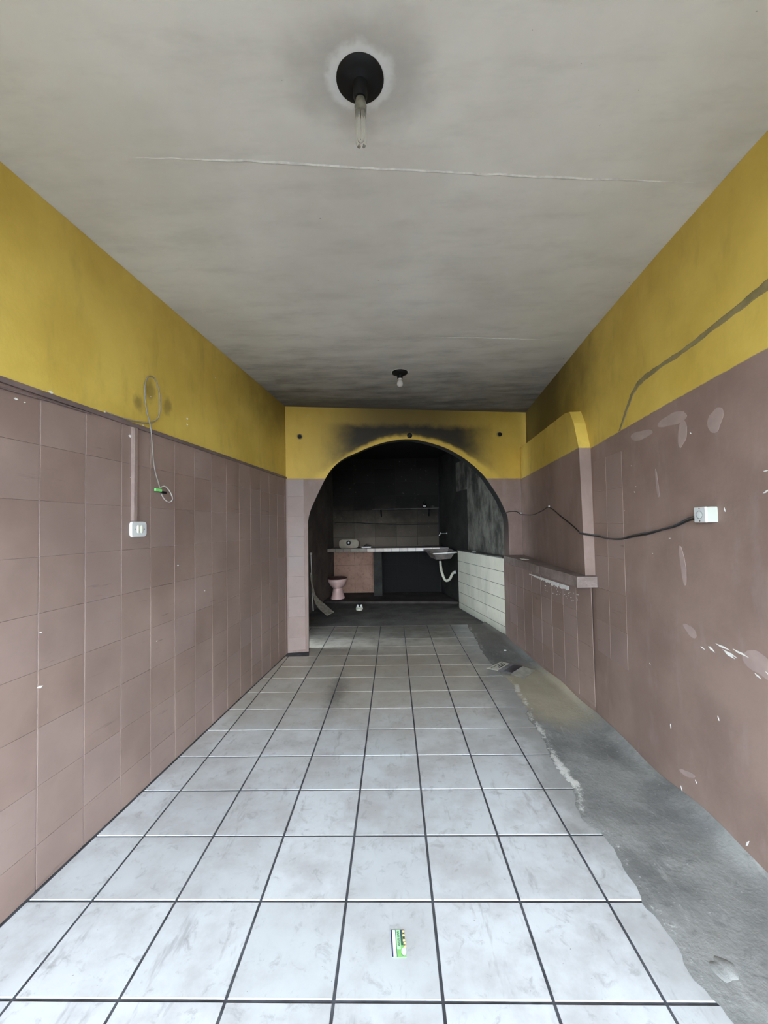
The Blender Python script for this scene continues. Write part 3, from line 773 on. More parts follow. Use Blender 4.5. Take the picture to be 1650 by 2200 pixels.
# nicks on the left wall
ck = B(); random.seed(2)
for (u, z, s_) in [(1.218, 2.183, 0.012), (1.218, 2.143, 0.010), (0.05, 1.955, 0.009), (0.085, 1.952, 0.005), (1.109, 1.203, 0.008), (0.676, 1.945, 0.014), (0.78, 2.03, 0.006), (0.75, 2.02, 0.006), (0.20, 2.03, 0.012), (0.50, 2.03, 0.008), (1.43, 0.99, 0.006), (0.163, 0.80, 0.012), (0.164, 1.02, 0.006), (0.69, 1.72, 0.012), (0.9, 0.78, 0.006), (0.845, 2.215, 0.004), (1.6, 2.6, 0.006)]:
    R = [(u-s_, z), (u-s_*0.2, z+s_*0.5), (u+s_, z+s_*0.1), (u+s_*0.1, z-s_*0.5)]
    ck.prism([LW(a, b, -0.002) for a, b in R], [LW(a, b, 0.0022) for a, b in R])
tag(ck.build('paint_chips', m_plasterw, wall_left), kind='stuff')

# ------------------------------------------------------------------ ceiling lamps
p = Vector((-0.077, 1.249, H))
t = thing('ceiling_lamp', p, 'black round ceiling rose with a bare clear fluorescent tube hanging, nearest lamp', 'lamp')
B().lathe(p, [(0.075, 0), (0.0755, -0.004), (0.072, -0.008), (0.055, -0.012), (0.028, -0.015), (0.024, -0.018)], n=40).build('ceiling_rose', m_blackp, t, smooth=True)
B().lathe(p, [(0.024, -0.014), (0.022, -0.060), (0.019, -0.066)], n=28).build('lamp_holder', m_blackp, t, smooth=True)
B().lathe(p, [(0.010, -0.064), (0.0165, -0.070), (0.0195, -0.090), (0.0185, -0.112)], n=24).build('lamp_collar', plain('smoked collar', (0.16, 0.15, 0.12), 0.25, 0.3), t, smooth=True)
for k in range(3):
    a = 2*math.pi*k/3+0.5
    for s_ in (-1, 1):
        pass
    dx, dy = 0.0105*math.cos(a), 0.0105*math.sin(a); ex, ey = -math.sin(a)*0.0065, math.cos(a)*0.0065
    U = [p+Vector((dx+ex, dy+ey, -0.108)), p+Vector((dx+ex, dy+ey, -0.16)), p+Vector((dx+ex, dy+ey, -0.205)), p+Vector((dx, dy, -0.214)), p+Vector((dx-ex, dy-ey, -0.205)), p+Vector((dx-ex, dy-ey, -0.16)), p+Vector((dx-ex, dy-ey, -0.108))]
    B().tube(U, 0.0052, n=10, sub=4).build('glass_tube', m_glass, t, smooth=True)
p = Vector((0.088, 3.735, H-0.0015))
t = thing('ceiling_lamp', p, 'small black ceiling rose with a round frosted bulb near the arch', 'lamp')
B().lathe(p, [(0.072, 0), (0.073, -0.006), (0.070, -0.014), (0.050, -0.024), (0.028, -0.030)], n=36).build('ceiling_rose', m_blackp, t, smooth=True)
B().lathe(p, [(0.027, -0.026), (0.025, -0.058), (0.021, -0.060)], n=24).build('lamp_holder', m_blackp, t, smooth=True)
B().lathe(p, [(0.0165, -0.055), (0.0165, -0.070)], n=20).build('bulb_cap', m_sinkrim, t, smooth=True)
B().lathe(p, [(0.0155, -0.068), (0.018, -0.080), (0.026, -0.094), (0.0295, -0.108), (0.027, -0.124), (0.018, -0.135), (0.006, -0.139)], n=24).build('bulb', m_frost, t, smooth=True)
# three lamp holders poking out of the arch wall
for k, (u, z, lab) in enumerate([(0.164, 2.497, 'small black lamp holder on yellow wall, left of the arch'), (1.480, 2.528, 'small black lamp holder in the soot over the arch crown'), (2.636, 2.562, 'small black lamp holder on yellow wall, right of the arch')]):
    p = AR(u, -0.0005, z); t = thing('lamp_holder', p, lab, 'lamp holder', 'lamp holders on the arch wall')
    B().lathe(p, [(0.033, 0), (0.032, 0.006), (0.024, 0.010)], ax=-N3, n=20).build('base_plate', m_blackp if k == 1 else plain('yellowed plate%d' % k, (0.34, 0.25, 0.08), 0.6), t, smooth=True)
    dn = (-N3+Vector((0, 0, -0.35))).normalized()
    so = B().lathe(p-N3*0.008, [(0.023, 0), (0.024, 0.012), (0.022, 0.034), (0.017, 0.036)], ax=dn, n=20).build('socket', m_blackp, t, smooth=True)
    B().lathe(p-N3*0.008+dn*0.030, [(0.012, 0), (0.011, 0.010), (0.004, 0.012)], ax=dn, n=14).build('contact', m_blackp, so, smooth=True)

# ------------------------------------------------------------------ left wall fittings
p = LW(0.733, 1.439, 0.0005)
t = thing('light_switch', p, 'white double switch plate on the brown tiled wall under the conduit', 'switch')
b = B()
def rrect(w, h, r, n=5):
    o = []
    for cx, cy, a0 in ((w/2-r, h/2-r, 0), (-w/2+r, h/2-r, 90), (-w/2+r, -h/2+r, 180), (w/2-r, -h/2+r, 270)):
        for k in range(n+1):
            a = math.radians(a0+90*k/n); o.append((cx+r*math.cos(a), cy+r*math.sin(a)))
    return o
def plate(fn, c, w, h, r, d0, d1, mat, name, par, tap=0.004):
    a = rrect(w, h, r); e = rrect(w-2*tap, h-2*tap, max(r-tap, 0.0008))
    b = B(); n = len(a)
    v = [fn(c[0]+x, c[1]+z, d0) for x, z in a]+[fn(c[0]+x, c[1]+z, d0+(d1-d0)*0.6) for x, z in a]+[fn(c[0]+x, c[1]+z, d1) for x, z in e]
    f = [tuple(range(n))[::-1], tuple(range(2*n, 3*n))]
    for j in range(2): f += [(j*n+i, j*n+(i+1) % n, (j+1)*n+(i+1) % n, (j+1)*n+i) for i in range(n)]
    return b.addvf(v, f).build(name, mat, par, smooth=True)
sw = plate(LW, (0.733, 1.439), 0.124, 0.086, 0.020, 0.0012, 0.014, m_white, 'plate', t)
for du in (-0.010, 0.017):
    plate(LW, (0.733+du, 1.439), 0.021, 0.044, 0.010, 0.0135, 0.0185, m_ivory, 'rocker', sw, 0.003)
for du in (-0.033, 0.040):
    B().lathe(LW(0.733+du, 1.439, 0.0135), [(0.0032, 0), (0.003, 0.0018)], ax=NL3, n=10).build('screw', m_steel, sw)
p = LW(0.698, 1.75, 0)
t = thing('cable_trunking', LW(0.698, 1.484, 0.001), 'brown painted vertical cable trunking running down to the switch plate', 'conduit')
b = B(); b.prism([LW(0.681, 1.484, 0.0014), LW(0.715, 1.484, 0.0014), LW(0.714, 1.484, 0.016), LW(0.682, 1.484, 0.016)], [LW(0.683, 1.997, 0.0014), LW(0.717, 1.997, 0.0014), LW(0.716, 1.997, 0.016), LW(0.684, 1.997, 0.016)])
b.build('trunking_body', plain('brown trunking', (0.27, 0.19, 0.165), 0.5, 0.08), t)
b = B(); b.prism([LW(0.684, 1.484, 0.0161), LW(0.712, 1.484, 0.0161), LW(0.711, 1.484, 0.0178), LW(0.685, 1.484, 0.0178)], [LW(0.686, 1.99, 0.0161), LW(0.714, 1.99, 0.0161), LW(0.713, 1.99, 0.0178), LW(0.687, 1.99, 0.0178)])
b.build('trunking_lid', plain('brown lid', (0.29, 0.205, 0.18), 0.5, 0.08), t)
loop = [(0.50, 2.0275), (0.62, 2.028), (0.737, 2.038), (0.823, 2.056), (0.893, 2.096), (0.915, 2.144), (0.917, 2.20), (0.915, 2.258), (0.885, 2.324), (0.839, 2.335), (0.799, 2.301), (0.779, 2.227), (0.787, 2.122), (0.807, 2.060), (0.823, 1.996), (0.851, 1.811), (0.885, 1.710), (0.897, 1.682)]
dd = [0.0045, 0.006, 0.010, 0.012, 0.010, 0.010, 0.010, 0.008, 0.006, 0.006, 0.008, 0.012, 0.016, 0.020, 0.020, 0.018, 0.022, 0.024]
t = thing('hanging_cable', LW(0.84, 2.1, 0.01), 'thin grey cable in a tall loop on yellow wall with green connector end', 'cable')
B().tube([LW(u, z, d) for (u, z), d in zip(loop, dd)], 0.0036, n=8, sub=5).build('cable', m_cable, t, smooth=True)
l2 = [(0.897, 1.684), (0.925, 1.695), (0.959, 1.678), (1.000, 1.640), (1.013, 1.615), (0.995, 1.604), (0.960, 1.616), (0.925, 1.642), (0.905, 1.660)]
B().tube([LW(u, z, 0.024+0.012*math.sin(i*0.8)) for i, (u, z) in enumerate(l2)], 0.0034, n=8).build('cable_end', plain('light cable', (0.45, 0.42, 0.38), 0.5), t, smooth=True)
B().box(LW(0.876, 1.668, 0.026), (0.058, 0.012, 0.017), TL3, NL3, UP, bev=0.003).build('green_connector', m_green, t)
B().box(LW(0.926, 1.657, 0.026), (0.045, 0.012, 0.015), TL3, NL3, UP, bev=0.003).build('black_boot', m_blackp, t)
t = tag(B().tube([LW(-1.2, 1.985, 0.006), LW(-0.5, 1.968, 0.006), LW(-0.10, 1.978, 0.006), (LW(0.061, 1.983, 0.006)), LW(0.20, 1.99, 0.006), LW(0.33, 1.993, 0.0065), LW(0.407, 1.9955, 0.007)], 0.0042, n=8).build('wall_cable', m_trim, at=LW(0.1, 1.98, 0.006), smooth=True),
        'brown painted cable sagging below the trim at the left edge', 'cable')
# ------------------------------------------------------------------ right wall fittings
Y0, Y1, ZA, ZB = 1.834, 1.908, 1.418, 1.488
t = thing('wall_socket_box', RW(1.871, 1.453, 0.0), 'white deep surface box with round socket on the brown right wall', 'socket')
def boxpart(y0, y1, z0, z1, d0, d1, mat, name, par, tap=0.003, rad=0.005):
    c = ((y0+y1)/2, (z0+z1)/2); return plate(RW, c, y1-y0, z1-z0, rad, d0, d1, mat, name, par, tap)
boxpart(Y0, Y1, ZA, ZB, -0.0005, 0.044, m_white2, 'back_box', t, 0.0008)
sk = boxpart(Y0, Y1, ZA-0.0005, ZB+0.0005, 0.0442, 0.053, m_white, 'cover', t)
cx_ = ((Y0+Y1)/2, 1.453)
B().lathe(RW(cx_[0], cx_[1], 0.0528), [(0.0195, 0), (0.0195, 0.002), (0.0165, 0.002), (0.016, -0.001)], ax=(-1, 0, 0), n=24).build('socket_ring', plain('socket grey', (0.34, 0.34, 0.33), 0.4), sk, smooth=True)
B().lathe(RW(cx_[0], cx_[1], 0.0528), [(0.0150, 0), (0.0145, 0.003), (0.010, 0.0035)], ax=(-1, 0, 0), n=24).build('socket_insert', m_white, sk, smooth=True)
for dz in (-0.028, 0.028):
    B().lathe(RW(cx_[0], cx_[1]+dz, 0.0525), [(0.0034, 0), (0.0032, 0.0015)], ax=(-1, 0, 0), n=10).build('screw', plain('dull screw', (0.12, 0.12, 0.11), 0.5), sk)
cn = [(1.914, 1.443), (2.0, 1.430), (2.099, 1.401), (2.213, 1.382), (2.341, 1.357), (2.483, 1.340), (2.645, 1.318), (2.827, 1.315), (2.96, 1.324)]
pts = [RW(y, z, 0.010) for y, z in cn]+[PW(3.075, 1.345, 0.012), PW(3.119, 1.353, 0.008), PW(3.303, 1.409, 0.006), PW(3.599, 1.490, 0.006), PW(3.939, 1.578, 0.007), PW(4.217, 1.552, 0.006), PW(4.624, 1.524, 0.006), PW(5.137, 1.543, 0.010)]
pts += [AR(2.872, -0.010, 1.556), AR(2.842, -0.007, 1.578), AR(2.767, -0.007, 1.582), AR(2.70, -0.006, 1.571), AR(2.68, 0.04, 1.555)]
t = thing('wall_cable', pts[4], 'black twin cable drooping along the right wall from the socket box', 'cable')
B().tube(pts, 0.0048, n=8, sub=5).build('cable', m_bcable, t, smooth=True)
B().tube([q+Vector((-0.004, 0, 0.006+0.004*math.sin(i*1.7))) for i, q in enumerate(pts[:11])], 0.0034, n=6, sub=5).build('cable_strand', plain('dark grey strand', (0.07, 0.07, 0.075), 0.4), t, smooth=True)
for q, lab in ((PW(3.939, 1.582, 0.0), 'clip'), (AR(2.905, -0.002, 1.556), 'clip')):
    B().box(q+Vector((-0.006, -0.002, 0.004)), (0.014, 0.012, 0.016), bev=0.002).build('cable_clip', m_white, t)

# ------------------------------------------------------------------ things on the floor and sill
Z1 = 0.0006
t = thing('printed_card', (-0.012, 1.452, 0.0), 'small green and white printed card lying on a near floor tile', 'card')
def cardrect(x0, x1, y0, y1, z0, z1, mat, name):
    # card space: x across (0..1), y along (0..1); the card leans a little
    def P(a, b): return Vector((-0.039+0.0475*a+0.006*(1-b), 1.406+0.091*b, 0))
    R = [P(x0, y0), P(x1, y0), P(x1, y1), P(x0, y1)]
    return B().prism([r+Vector((0, 0, z0)) for r in R], [r+Vector((0, 0, z1)) for r in R]).build(name, mat, t)
cm = lambda n, c: plain(n, c, 0.4, 0.05, 60)
cardrect(0, 1, 0, 1, 0.0, 0.0012, cm('card green', (0.24, 0.55, 0.16)), 'card_sheet')
cardrect(0, 0.10, 0, 1, 0.0012, 0.0014, cm('card navy', (0.03, 0.035, 0.10)), 'print_band')
cardrect(0.10, 0.33, 0.015, 0.99, 0.0012, 0.0014, cm('card white', (0.78, 0.82, 0.95)), 'print_band')
cardrect(0.33, 0.37, 0, 1, 0.0012, 0.0014, cm('card dark green', (0.03, 0.12, 0.10)), 'print_band')
cardrect(0.40, 0.66, 0.28, 1, 0.0012, 0.0014, cm('card pale green', (0.52, 0.80, 0.50)), 'print_band')
inkm = cm('card ink', (0.035, 0.13, 0.07))
pb_ = B(); random.seed(31)
def P_(a, b): return Vector((-0.039+0.0475*a+0.006*(1-b), 1.406+0.091*b, 0))
y = 0.965
for grp in (5, 1, 7):
    for k in range(grp):
        hgt = 0.036
        for (xa, xb, ya, yb) in ((0.45, 0.62, 0.0, 0.3), (0.45, 0.62, 0.62, 0.85), (0.45 if k % 2 else 0.57, 0.50 if k % 2 else 0.62, 0.0, 0.85)):
            R = [P_(xa, y-hgt*yb), P_(xb, y-hgt*yb), P_(xb, y-hgt*ya), P_(xa, y-hgt*ya)]
            pb_.prism([r+Vector((0, 0, 0.0014)) for r in R], [r+Vector((0, 0, 0.00155)) for r in R])
        y -= hgt*1.15
    y -= 0.022
pb_.build('print_marks', inkm, t)
cardrect(0.70, 0.84, 0.42, 1, 0.0012, 0.0014, cm('card slate', (0.05, 0.09, 0.12)), 'print_band')
cardrect(0.86, 1.0, 0.35, 1, 0.0012, 0.0014, cm('card brown', (0.06, 0.035, 0.012)), 'print_band')
for k, b_ in enumerate((0.94, 0.79, 0.60, 0.49, 0.37)):
    q = P_(0.93 if k < 3 else 0.97, b_); B().lathe(q, [(0.0045, 0.0014), (0.0045, 0.0016)], n=14).build('print_dot', cm('card gold%d' % k, (0.82, 0.66, 0.36)), t)
q = P_(0.86, 0.20); B().lathe(q, [(0.0085, 0.0013), (0.0085, 0.0016)], n=18, sy=1.5).build('print_dot', cm('card mint', (0.70, 0.92, 0.82)), t)
q = P_(0.78, 0.10); B().lathe(q, [(0.0055, 0.0013), (0.0055, 0.0015)], n=14).build('print_dot', cm('card grey', (0.12, 0.15, 0.15)), t)
# folded leaflet by the right wall
zf = 0.0068
t = thing('leaflet', (1.1, 4.06, zf), 'open printed leaflet lying on the cement by the right wall', 'leaflet')
def quad(P, name, mat, lift=0.0, th=0.0012):
    return B().prism([Vector((x, y, z+lift)) for x, y, z in P], [Vector((x, y, z+lift+th)) for x, y, z in P]).build(name, mat, t)
qa, qb, qc, qd = (0.885, 4.088), (1.082, 4.286), (1.145, 4.205), (0.975, 4.010)
ra, rb_, rc, rd = qd, qc, (1.245, 4.10), (1.072, 3.905)
sa, sb_, sc_, sd = rd, rc, (1.335, 4.02), (1.153, 3.802)
L3 = lambda P, hs: [(x, y, h) for (x, y), h in zip(P, hs)]
quad(L3([qa, qb, qc, qd], [0.013, 0.013, 0.018, 0.018]), 'page', plain('leaflet cream', (0.66, 0.64, 0.54), 0.7, 0.1, 20))
quad(L3([ra, rb_, rc, rd], [0.018, 0.018, 0.026, 0.022]), 'page', plain('leaflet slate', (0.16, 0.16, 0.19), 0.4, 0.35, 14))
quad(L3([sa, sb_, sc_, sd], [0.022, 0.026, 0.013, 0.012]), 'page', plain('leaflet grey', (0.36, 0.335, 0.28), 0.7, 0.15, 20))
def lerp2(a, b, k): return (a[0]+(b[0]-a[0])*k, a[1]+(b[1]-a[1])*k)
def sub(P, u0, u1, v0, v1):
    f_ = lambda u, v: lerp2(lerp2(P[0], P[1], u), lerp2(P[3], P[2], u), v)
    return [f_(u0, v0), f_(u1, v0), f_(u1, v1), f_(u0, v1)]
ink = plain('leaflet ink', (0.04, 0.04, 0.05), 0.6)
PB = [ra, rb_, rc, rd]
for i, (u0, u1, v0, v1, mt) in enumerate([(0.10, 0.92, 0.25, 0.32, ink), (0.42, 0.85, 0.50, 0.60, ink), (0.30, 0.78, 0.70, 0.84, ink)]):
    q = sub([qa, qb, qc, qd], u0, u1, v0, v1); quad([(x, y, 0.0146+0.0044*(v0+v1)/2*1.25) for x, y in q], 'print_line', mt, 0.0002, 0.0004)
q = sub(PB, 0.12, 0.97, 0.35, 0.97); quad([(x, y, h) for (x, y), h in zip(q, (0.0215, 0.0225, 0.0275, 0.0235))], 'photo_block', plain('leaflet navy', (0.022, 0.020, 0.032), 0.35, 0.4, 25), 0.0002, 0.0004)
# bits of litter
def pebble(name, c, r, h, mat, label, cat, seed, sq=0.7):
    random.seed(seed); b = B(); pr = [(r*0.7, 0.0), (r, h*0.35), (r*0.85, h*0.75), (r*0.35, h)]
    b.lathe(c, pr, n=12, sy=sq)
    b.v = [p+Vector((random.uniform(-1, 1), random.uniform(-1, 1), 0))*r*0.06 for p in b.v]
    return tag(b.build(name, mat, at=c, smooth=True), label, cat)
pebble('white_pebble', Vector((1.225, 4.672, 0.0052)), 0.017, 0.012, m_white, 'small white pebble on the cement floor beyond the leaflet', 'pebble', 1, 0.9)
# torn scrap on the sill
t_ = B(); R = [(1.39, 4.50), (1.415, 4.66), (1.46, 4.64), (1.445, 4.58), (1.475, 4.52), (1.43, 4.53)]
t_.prism([(x, y, 1.0345) for x, y in R], [(x, y, 1.0375) for x, y in R])
tag(t_.build('paper_scrap', plain('pale paper', (0.72, 0.70, 0.60), 0.7, 0.1), at=Vector((1.43, 4.58, 1.0345))), 'torn pale paper scrap at the far end of the sill', 'paper')
t_ = B().box(AR(2.77, 1.32, 1.005), (0.03, 0.12, 0.010), T3, N3, UP, bev=0.002)
tag(t_.build('paper_strip', m_white, at=AR(2.77, 1.32, 1.0)), 'thin white strip lying on the ledge of the tiled half wall', 'paper')
# broken fitting on the floor of the back room
p = Vector((-0.612, 7.03, 0.0)); t = thing('broken_fitting', p, 'broken white plastic fitting lying on the dark back room floor', 'fitting')
B().lathe(p, [(0.046, 0.0), (0.056, 0.010), (0.058, 0.040), (0.050, 0.042), (0.047, 0.012)], n=20).build('cup', m_hose, t, smooth=True)
for s_ in (-1, 1):
    B().box(p+Vector((s_*0.036, 0.055, 0.045)), (0.034, 0.02, 0.085), Vector((1, 0, s_*0.25)).normalized(), Vector((0, 1, 0)), Vector((-s_*0.25, 0, 1)).normalized(), bev=0.004).build('tab', m_white, t)

# ------------------------------------------------------------------ back room things
# counter
t = thing('counter', (0, 8.2, 0), 'long stone counter with cream tiled front edge across the dark back room', 'counter')
cz0, cz1 = 0.932, 1.002
fy = lambda x: 8.10-(x+1.348)/(1.0+1.348)*0.25
cp = [(-1.318, fy(-1.318)), (1.045, fy(1.045)), (0.960, 8.630), (-1.268, 8.630)]
B().prism([(x, y, cz0) for x, y in cp], [(x, y, cz1-0.004) for x, y in cp]).build('slab', plain('stained counter', (0.07, 0.04, 0.036), 0.35, 0.4, 6), t)
XN = Vector((1.0, fy(1.0)-fy(0.0), 0)).normalized()
YN = Vector((-XN.y, XN.x, 0))
x = -1.315; i = 0
edge_m = [plain('cream edge tile %d' % k, c, 0.22, 0.10, 9) for k, c in enumerate([(0.30, 0.24, 0.20), (0.40, 0.34, 0.28), (0.66, 0.54, 0.46), (0.82, 0.70, 0.60)])]
while x < 0.86:
    w = 0.158; k = [0, 0, 0, 1, 1, 3, 3, 3, 3, 2, 2, 2, 2, 2, 2][min(i, 14)]
    w2 = min(w, 0.88-x); c = Vector((x+w2/2, fy(x+w2/2)-0.0032, (cz0+cz1)/2-0.001))
    B().box(c, (w2-0.005, 0.006, cz1-cz0-0.004), XN, YN, UP, bev=0.0012).build('edge_tile', edge_m[k], t)
    x += w; i += 1
# pillar below
t_ = B().box((-0.327, 8.33, 0.485), (0.165, 0.30, 0.889), bev=0.004)
tag(t_.build('counter_pillar', concrete('dark pillar', (0.032, 0.030, 0.027), (0.060, 0.056, 0.050), (0.012, 0.012, 0.011), 0.5, 5), at=Vector((-0.327, 8.33, 0.0405))), 'dark grey masonry pillar holding up the counter', 'pillar')
# flush tank
p = Vector((-0.900, 8.27, 0.9985)); t = thing('flush_tank', p, 'beige plastic flush tank with round dark knob resting on the counter', 'tank')
rr_ = rrect(0.395, 0.172, 0.062, 7); fr = [Vector((-0.900+x, 8.205, 1.0855+z)) for x, z in rr_]; bk = [Vector((-0.900+x, 8.325, 1.0855+z)) for x, z in rr_]
rm = [Vector((-0.900+x*0.94, 8.196, 1.0855+z*0.88)) for x, z in rr_]; n = len(rr_)
B().addvf(rm+fr+bk, [tuple(range(n)), tuple(range(2*n, 3*n))[::-1]]+[(j*n+i, j*n+(i+1) % n, (j+1)*n+(i+1) % n, (j+1)*n+i) for j in range(2) for i in range(n)]).build('tank_body', m_tank, t, smooth=True)
kr = B().lathe(Vector((-0.905, 8.197, 1.108)), [(0.047, 0), (0.046, 0.010), (0.030, 0.012)], ax=(0, -1, 0), n=28).build('knob_ring', m_blackp, t, smooth=True)
B().lathe(Vector((-0.905, 8.186, 1.108)), [(0.020, 0), (0.019, 0.010), (0.008, 0.013)], ax=(0, -1, 0), n=20).build('knob', m_steel, kr, smooth=True)
# white dish
p = Vector((-0.552, 8.25, 0.9985)); t = thing('soap_dish', p, 'low white dish with a bent dark sheet beside the flush tank', 'dish')
B().box(p+Vector((0, 0, 0.013)), (0.188, 0.10, 0.024), bev=0.005).build('dish', plain('white dish', (0.86, 0.84, 0.80), 0.3, 0.04), t)
B().prism([p+Vector((-0.06, -0.03, 0.026)), p+Vector((0.09, -0.03, 0.026)), p+Vector((0.09, 0.05, 0.034)), p+Vector((-0.01, 0.05, 0.075))], [p+Vector((-0.06, -0.03, 0.030)), p+Vector((0.09, -0.03, 0.030)), p+Vector((0.09, 0.05, 0.039)), p+Vector((-0.01, 0.05, 0.080))]).build('bent_sheet', plain('dark sheet', (0.10, 0.075, 0.06), 0.6, 0.3), t)
# wall shelf with bottle and mug
t = thing('wall_shelf', (0.26, 8.55, 1.76), 'thin dark wooden shelf high on the sooted rear wall', 'shelf')
B().box((0.255, 8.535, 1.778), (1.37, 0.20, 0.022), bev=0.002).build('board', plain('charred board', (0.06, 0.052, 0.045), 0.7, 0.3, 12), t)
for x in (-0.25, 0.75):
    B().prism([(x-0.012, 8.632, 1.62), (x+0.012, 8.632, 1.62), (x+0.012, 8.61, 1.62), (x-0.012, 8.61, 1.62)], [(x-0.012, 8.632, 1.7665), (x+0.012, 8.632, 1.7665), (x+0.012, 8.46, 1.7665), (x-0.012, 8.46, 1.7665)]).build('bracket', m_blackp, t)
p = Vector((0.655, 8.53, 1.7893)); t = thing('bottle', p, 'small dark bottle with painted highlight standing on the wall shelf', 'bottle')
bo = B().lathe(p, [(0.030, 0), (0.032, 0.008), (0.032, 0.085), (0.014, 0.118), (0.011, 0.155), (0.012, 0.165)], n=20).build('bottle_body', plain('dark glass', (0.015, 0.013, 0.012), 0.1, 0.2), t, smooth=True)
B().lathe(p, [(0.0325, 0.025), (0.0327, 0.026), (0.0327, 0.055), (0.0325, 0.056)], n=20).build('bottle_highlight', m_white, bo, smooth=True)  # white band stands in for the highlight on the glass
p = Vector((0.822, 8.53, 1.7893)); t = thing('bowl', p, 'upturned dark bowl beside the bottle on the wall shelf', 'bowl')
bo = B().lathe(p, [(0.056, 0), (0.054, 0.022), (0.040, 0.046), (0.018, 0.058)], n=24).build('bowl_shell', plain('sooty bowl', (0.05, 0.045, 0.04), 0.4, 0.3), t, smooth=True)
B().lathe(p, [(0.016, 0.0575), (0.015, 0.064)], n=16).build('foot_ring', plain('sooty ring', (0.06, 0.055, 0.05), 0.4, 0.3), bo, smooth=True)
# cable on rear wall
cp = [(-1.24, 1.522), (-0.93, 1.525), (-0.44, 1.486), (0.05, 1.457), (0.50, 1.449), (0.93, 1.452)]
tag(B().tube([Vector((x, 8.627, z)) for x, z in cp], 0.008, n=8).build('wall_cable', m_bcable, at=Vector((0, 8.63, 1.48)), smooth=True), 'thick black cable stapled across the rear wall above the counter', 'cable')
# sink
t = thing('sink', (0.85, 7.55, 0.80), 'grey resin washbasin with worn pale rim at the right end of the counter', 'sink')
c4 = [Vector((0.56, 7.795, 0.972)), Vector((1.055, 7.76, 0.985)), Vector((1.130, 7.37, 0.945)), Vector((0.700, 7.36, 0.926))]
cen = sum(c4, Vector())/4
def inset(k, dz): return [cen+(q-cen)*k+Vector((0, 0, dz)) for q in c4]
b = B(); R = [inset(1.0, -0.022), inset(1.0, 0.0), inset(0.86, 0.0), inset(0.80, -0.02), inset(0.62, -0.11), inset(0.60, -0.135), inset(0.80, -0.05), inset(0.88, -0.022)]
v = [q for r_ in R for q in r_]; f = []
for j in range(len(R)-1): f += [(j*4+i, j*4+(i+1) % 4, (j+1)*4+(i+1) % 4, (j+1)*4+i) for i in range(4)]
f += [(7*4+i, 7*4+(i+1) % 4, (i+1) % 4, i) for i in range(4)]; 
f = [q for q in f if not (q[0] // 4 == 4)]
f += [tuple(4*4+i for i in range(4)), tuple(5*4+i for i in range(4))]
b.addvf(v, f).build('basin', m_sink, t)
e0, e1_ = c4[3], c4[2]; dx = (e1_-e0)
B().box((e0+e1_)/2+Vector((0, -0.006, -0.010)), (dx.length, 0.012, 0.022), dx.normalized(), Vector((0, 1, 0)), UP, bev=0.003).build('front_rim', m_sinkrim, t)
B().lathe(cen+Vector((-0.02, 0, -0.16)), [(0.030, 0), (0.030, 0.03)], n=16).build('drain_nut', m_hose, t, smooth=True)
# drain hose
hz = [Vector((0.850, 7.57, 0.768)), Vector((0.853, 7.57, 0.72)), Vector((0.862, 7.57, 0.62)), Vector((0.890, 7.57, 0.505)), Vector((0.925, 7.57, 0.425)), Vector((0.965, 7.57, 0.406)), Vector((1.020, 7.57, 0.44)), Vector((1.068, 7.57, 0.533)), Vector((1.110, 7.57, 0.560))]
b = B().tube(hz, 0.024, n=12, sub=10)
k = 0
for i in range(0, len(b.v), 12):
    c = sum(b.v[i:i+12], Vector())/12; s_ = 1.0+0.10*(1 if (i//12) % 2 else -1)
    for j in range(12): b.v[i+j] = c+(b.v[i+j]-c)*s_
t = thing('drain_hose', hz[0], 'off white corrugated drain hose bent like a U under the sink', 'hose')
b.build('hose', m_hose, t, smooth=True)
B().lathe(hz[-1]-Vector((0.012, 0, 0.004)), [(0.030, 0), (0.032, 0.03)], ax=(1, 0, 0.2), n=16).build('hose_collar', m_white, t, smooth=True)
# faucet
q0 = AR(2.8749, 3.02, 1.262)
t = thing('tap', q0, 'thin chrome wall tap above the sink on the dark right wall', 'tap')
fx = [q0, q0-T3*0.06, q0-T3*0.125]
B().tube(fx, 0.010, n=10).build('pipe', m_steel, t, smooth=True)
B().tube([fx[-1]+Vector((0, 0, 0.02)), fx[-1]+Vector((-0.01, 0, 0.0)), fx[-1]+Vector((-0.035, 0, -0.045))], 0.011, n=10).build('spout', m_steel, t, smooth=True)
B().lathe(q0, [(0.022, 0), (0.020, 0.006)], ax=-T3, n=16).build('flange', m_steel, t, smooth=True)
# toilet
p = Vector((-1.115, 8.02, 0.0405)); t = thing('toilet', p, 'pink ceramic toilet bowl without seat on the raised back floor', 'toilet')
def rings(L, n=28):
    v = []; f = []
    for (cy, rx, ry, z) in L:
        for i in range(n):
            a = 2*math.pi*i/n; v.append(p+Vector((rx*math.cos(a), cy+ry*math.sin(a), z)))
    for j in range(len(L)-1): f += [(j*n+i, j*n+(i+1) % n, (j+1)*n+(i+1) % n, (j+1)*n+i) for i in range(n)]
    f += [tuple(range(n))[::-1], tuple(range((len(L)-1)*n, len(L)*n))]
    return B().addvf(v, f)
rings([(0.02, 0.138, 0.20, 0.0), (0.02, 0.136, 0.198, 0.012), (0.02, 0.112, 0.175, 0.08), (0.03, 0.096, 0.160, 0.16), (0.03, 0.092, 0.158, 0.215)]).build('pedestal', m_pink, t, smooth=True)
rings([(0.03, 0.080, 0.15, 0.195), (0.02, 0.118, 0.19, 0.225), (0.01, 0.148, 0.225, 0.262), (0.0, 0.165, 0.25, 0.310), (0.0, 0.168, 0.253, 0.322)]).build('bowl', m_pink, t, smooth=True)
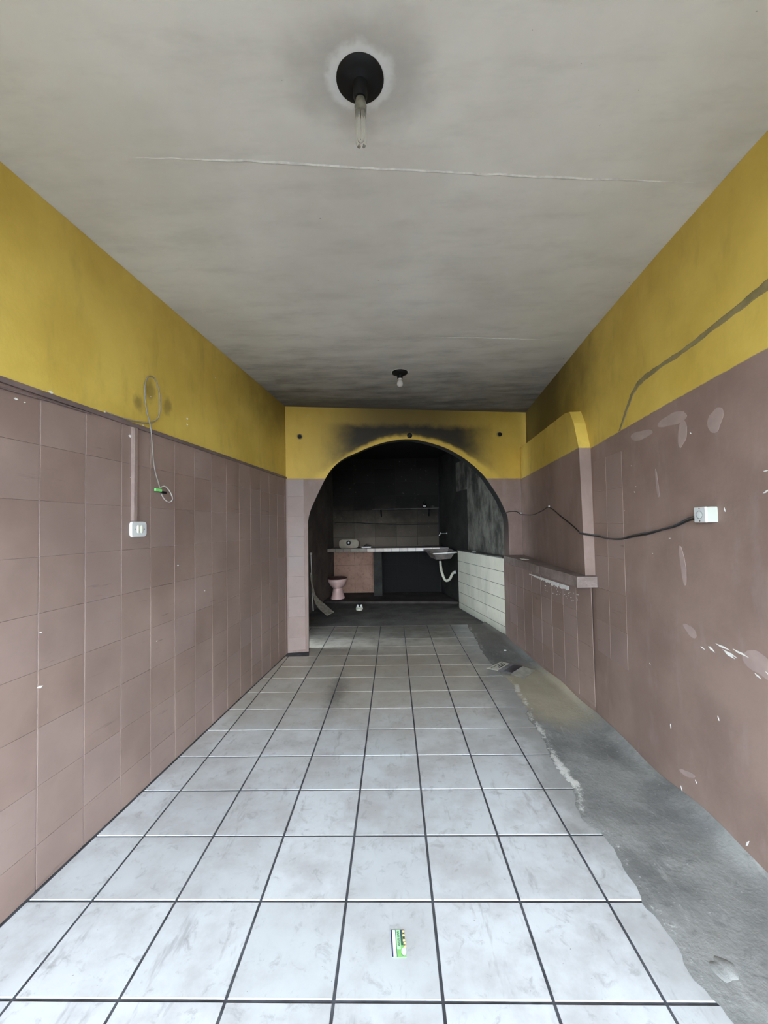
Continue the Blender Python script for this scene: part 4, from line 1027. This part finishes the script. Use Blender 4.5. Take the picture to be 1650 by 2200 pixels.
rim = rings([(0.0, 0.170, 0.255, 0.323), (0.0, 0.180, 0.262, 0.326), (0.0, 0.187, 0.268, 0.372), (0.0, 0.184, 0.265, 0.384), (0.0, 0.150, 0.225, 0.386), (0.0, 0.140, 0.21, 0.350)]).build('rim', m_pink, t, smooth=True)
rings([(0.0, 0.182, 0.262, 0.3865), (0.0, 0.186, 0.266, 0.392), (0.0, 0.180, 0.260, 0.400), (0.0, 0.152, 0.226, 0.4005), (0.0, 0.150, 0.222, 0.3870)]).build('rim_grime', m_seat, rim, smooth=True)
# pole and board beside the arch
p = Vector((-1.402, 7.03, 0.0005)); t = thing('broom_pole', p, 'thin white pole with a knob end standing inside the arch at left', 'pole')
B().tube([p, p+Vector((-0.004, -0.05, 0.35)), p+Vector((0.0, -0.10, 0.7)), p+Vector((-0.002, -0.13, 0.975))], 0.0075, n=8).build('shaft', m_sinkrim, t, smooth=True)
B().lathe(p+Vector((-0.002, -0.13, 0.965)), [(0.010, 0), (0.020, 0.012), (0.022, 0.035), (0.012, 0.045)], n=14).build('knob', m_sinkrim, t, smooth=True)
bd = B(); ctr = [(-1.415, 6.86, 0.66), (-1.392, 6.855, 0.45), (-1.365, 6.85, 0.28), (-1.33, 6.83, 0.17), (-1.265, 6.77, 0.095), (-1.18, 6.69, 0.045), (-1.10, 6.62, 0.004)]
wd = [0.02, 0.03, 0.05, 0.12, 0.17, 0.17, 0.17]
Wd = Vector((0.55, 0.83, 0.12)).normalized(); vv = []; n = len(ctr)
for q, w in zip(ctr, wd):
    q = Vector(q); vv += [q, q+Wd*w, q+Wd*w+Vector((0.004, -0.004, 0.012)), q+Vector((0.004, -0.004, 0.012))]
ff = []
for i in range(n-1): ff += [(4*i+k, 4*i+(k+1) % 4, 4*(i+1)+(k+1) % 4, 4*(i+1)+k) for k in range(4)]
ff += [(0, 1, 2, 3), (4*n-4, 4*n-3, 4*n-2, 4*n-1)]
tag(bd.addvf(vv, ff).build('bent_board', m_wood, at=Vector((-1.10, 6.62, 0.0))), 'bent weathered board leaning in the corner left of the toilet', 'board')
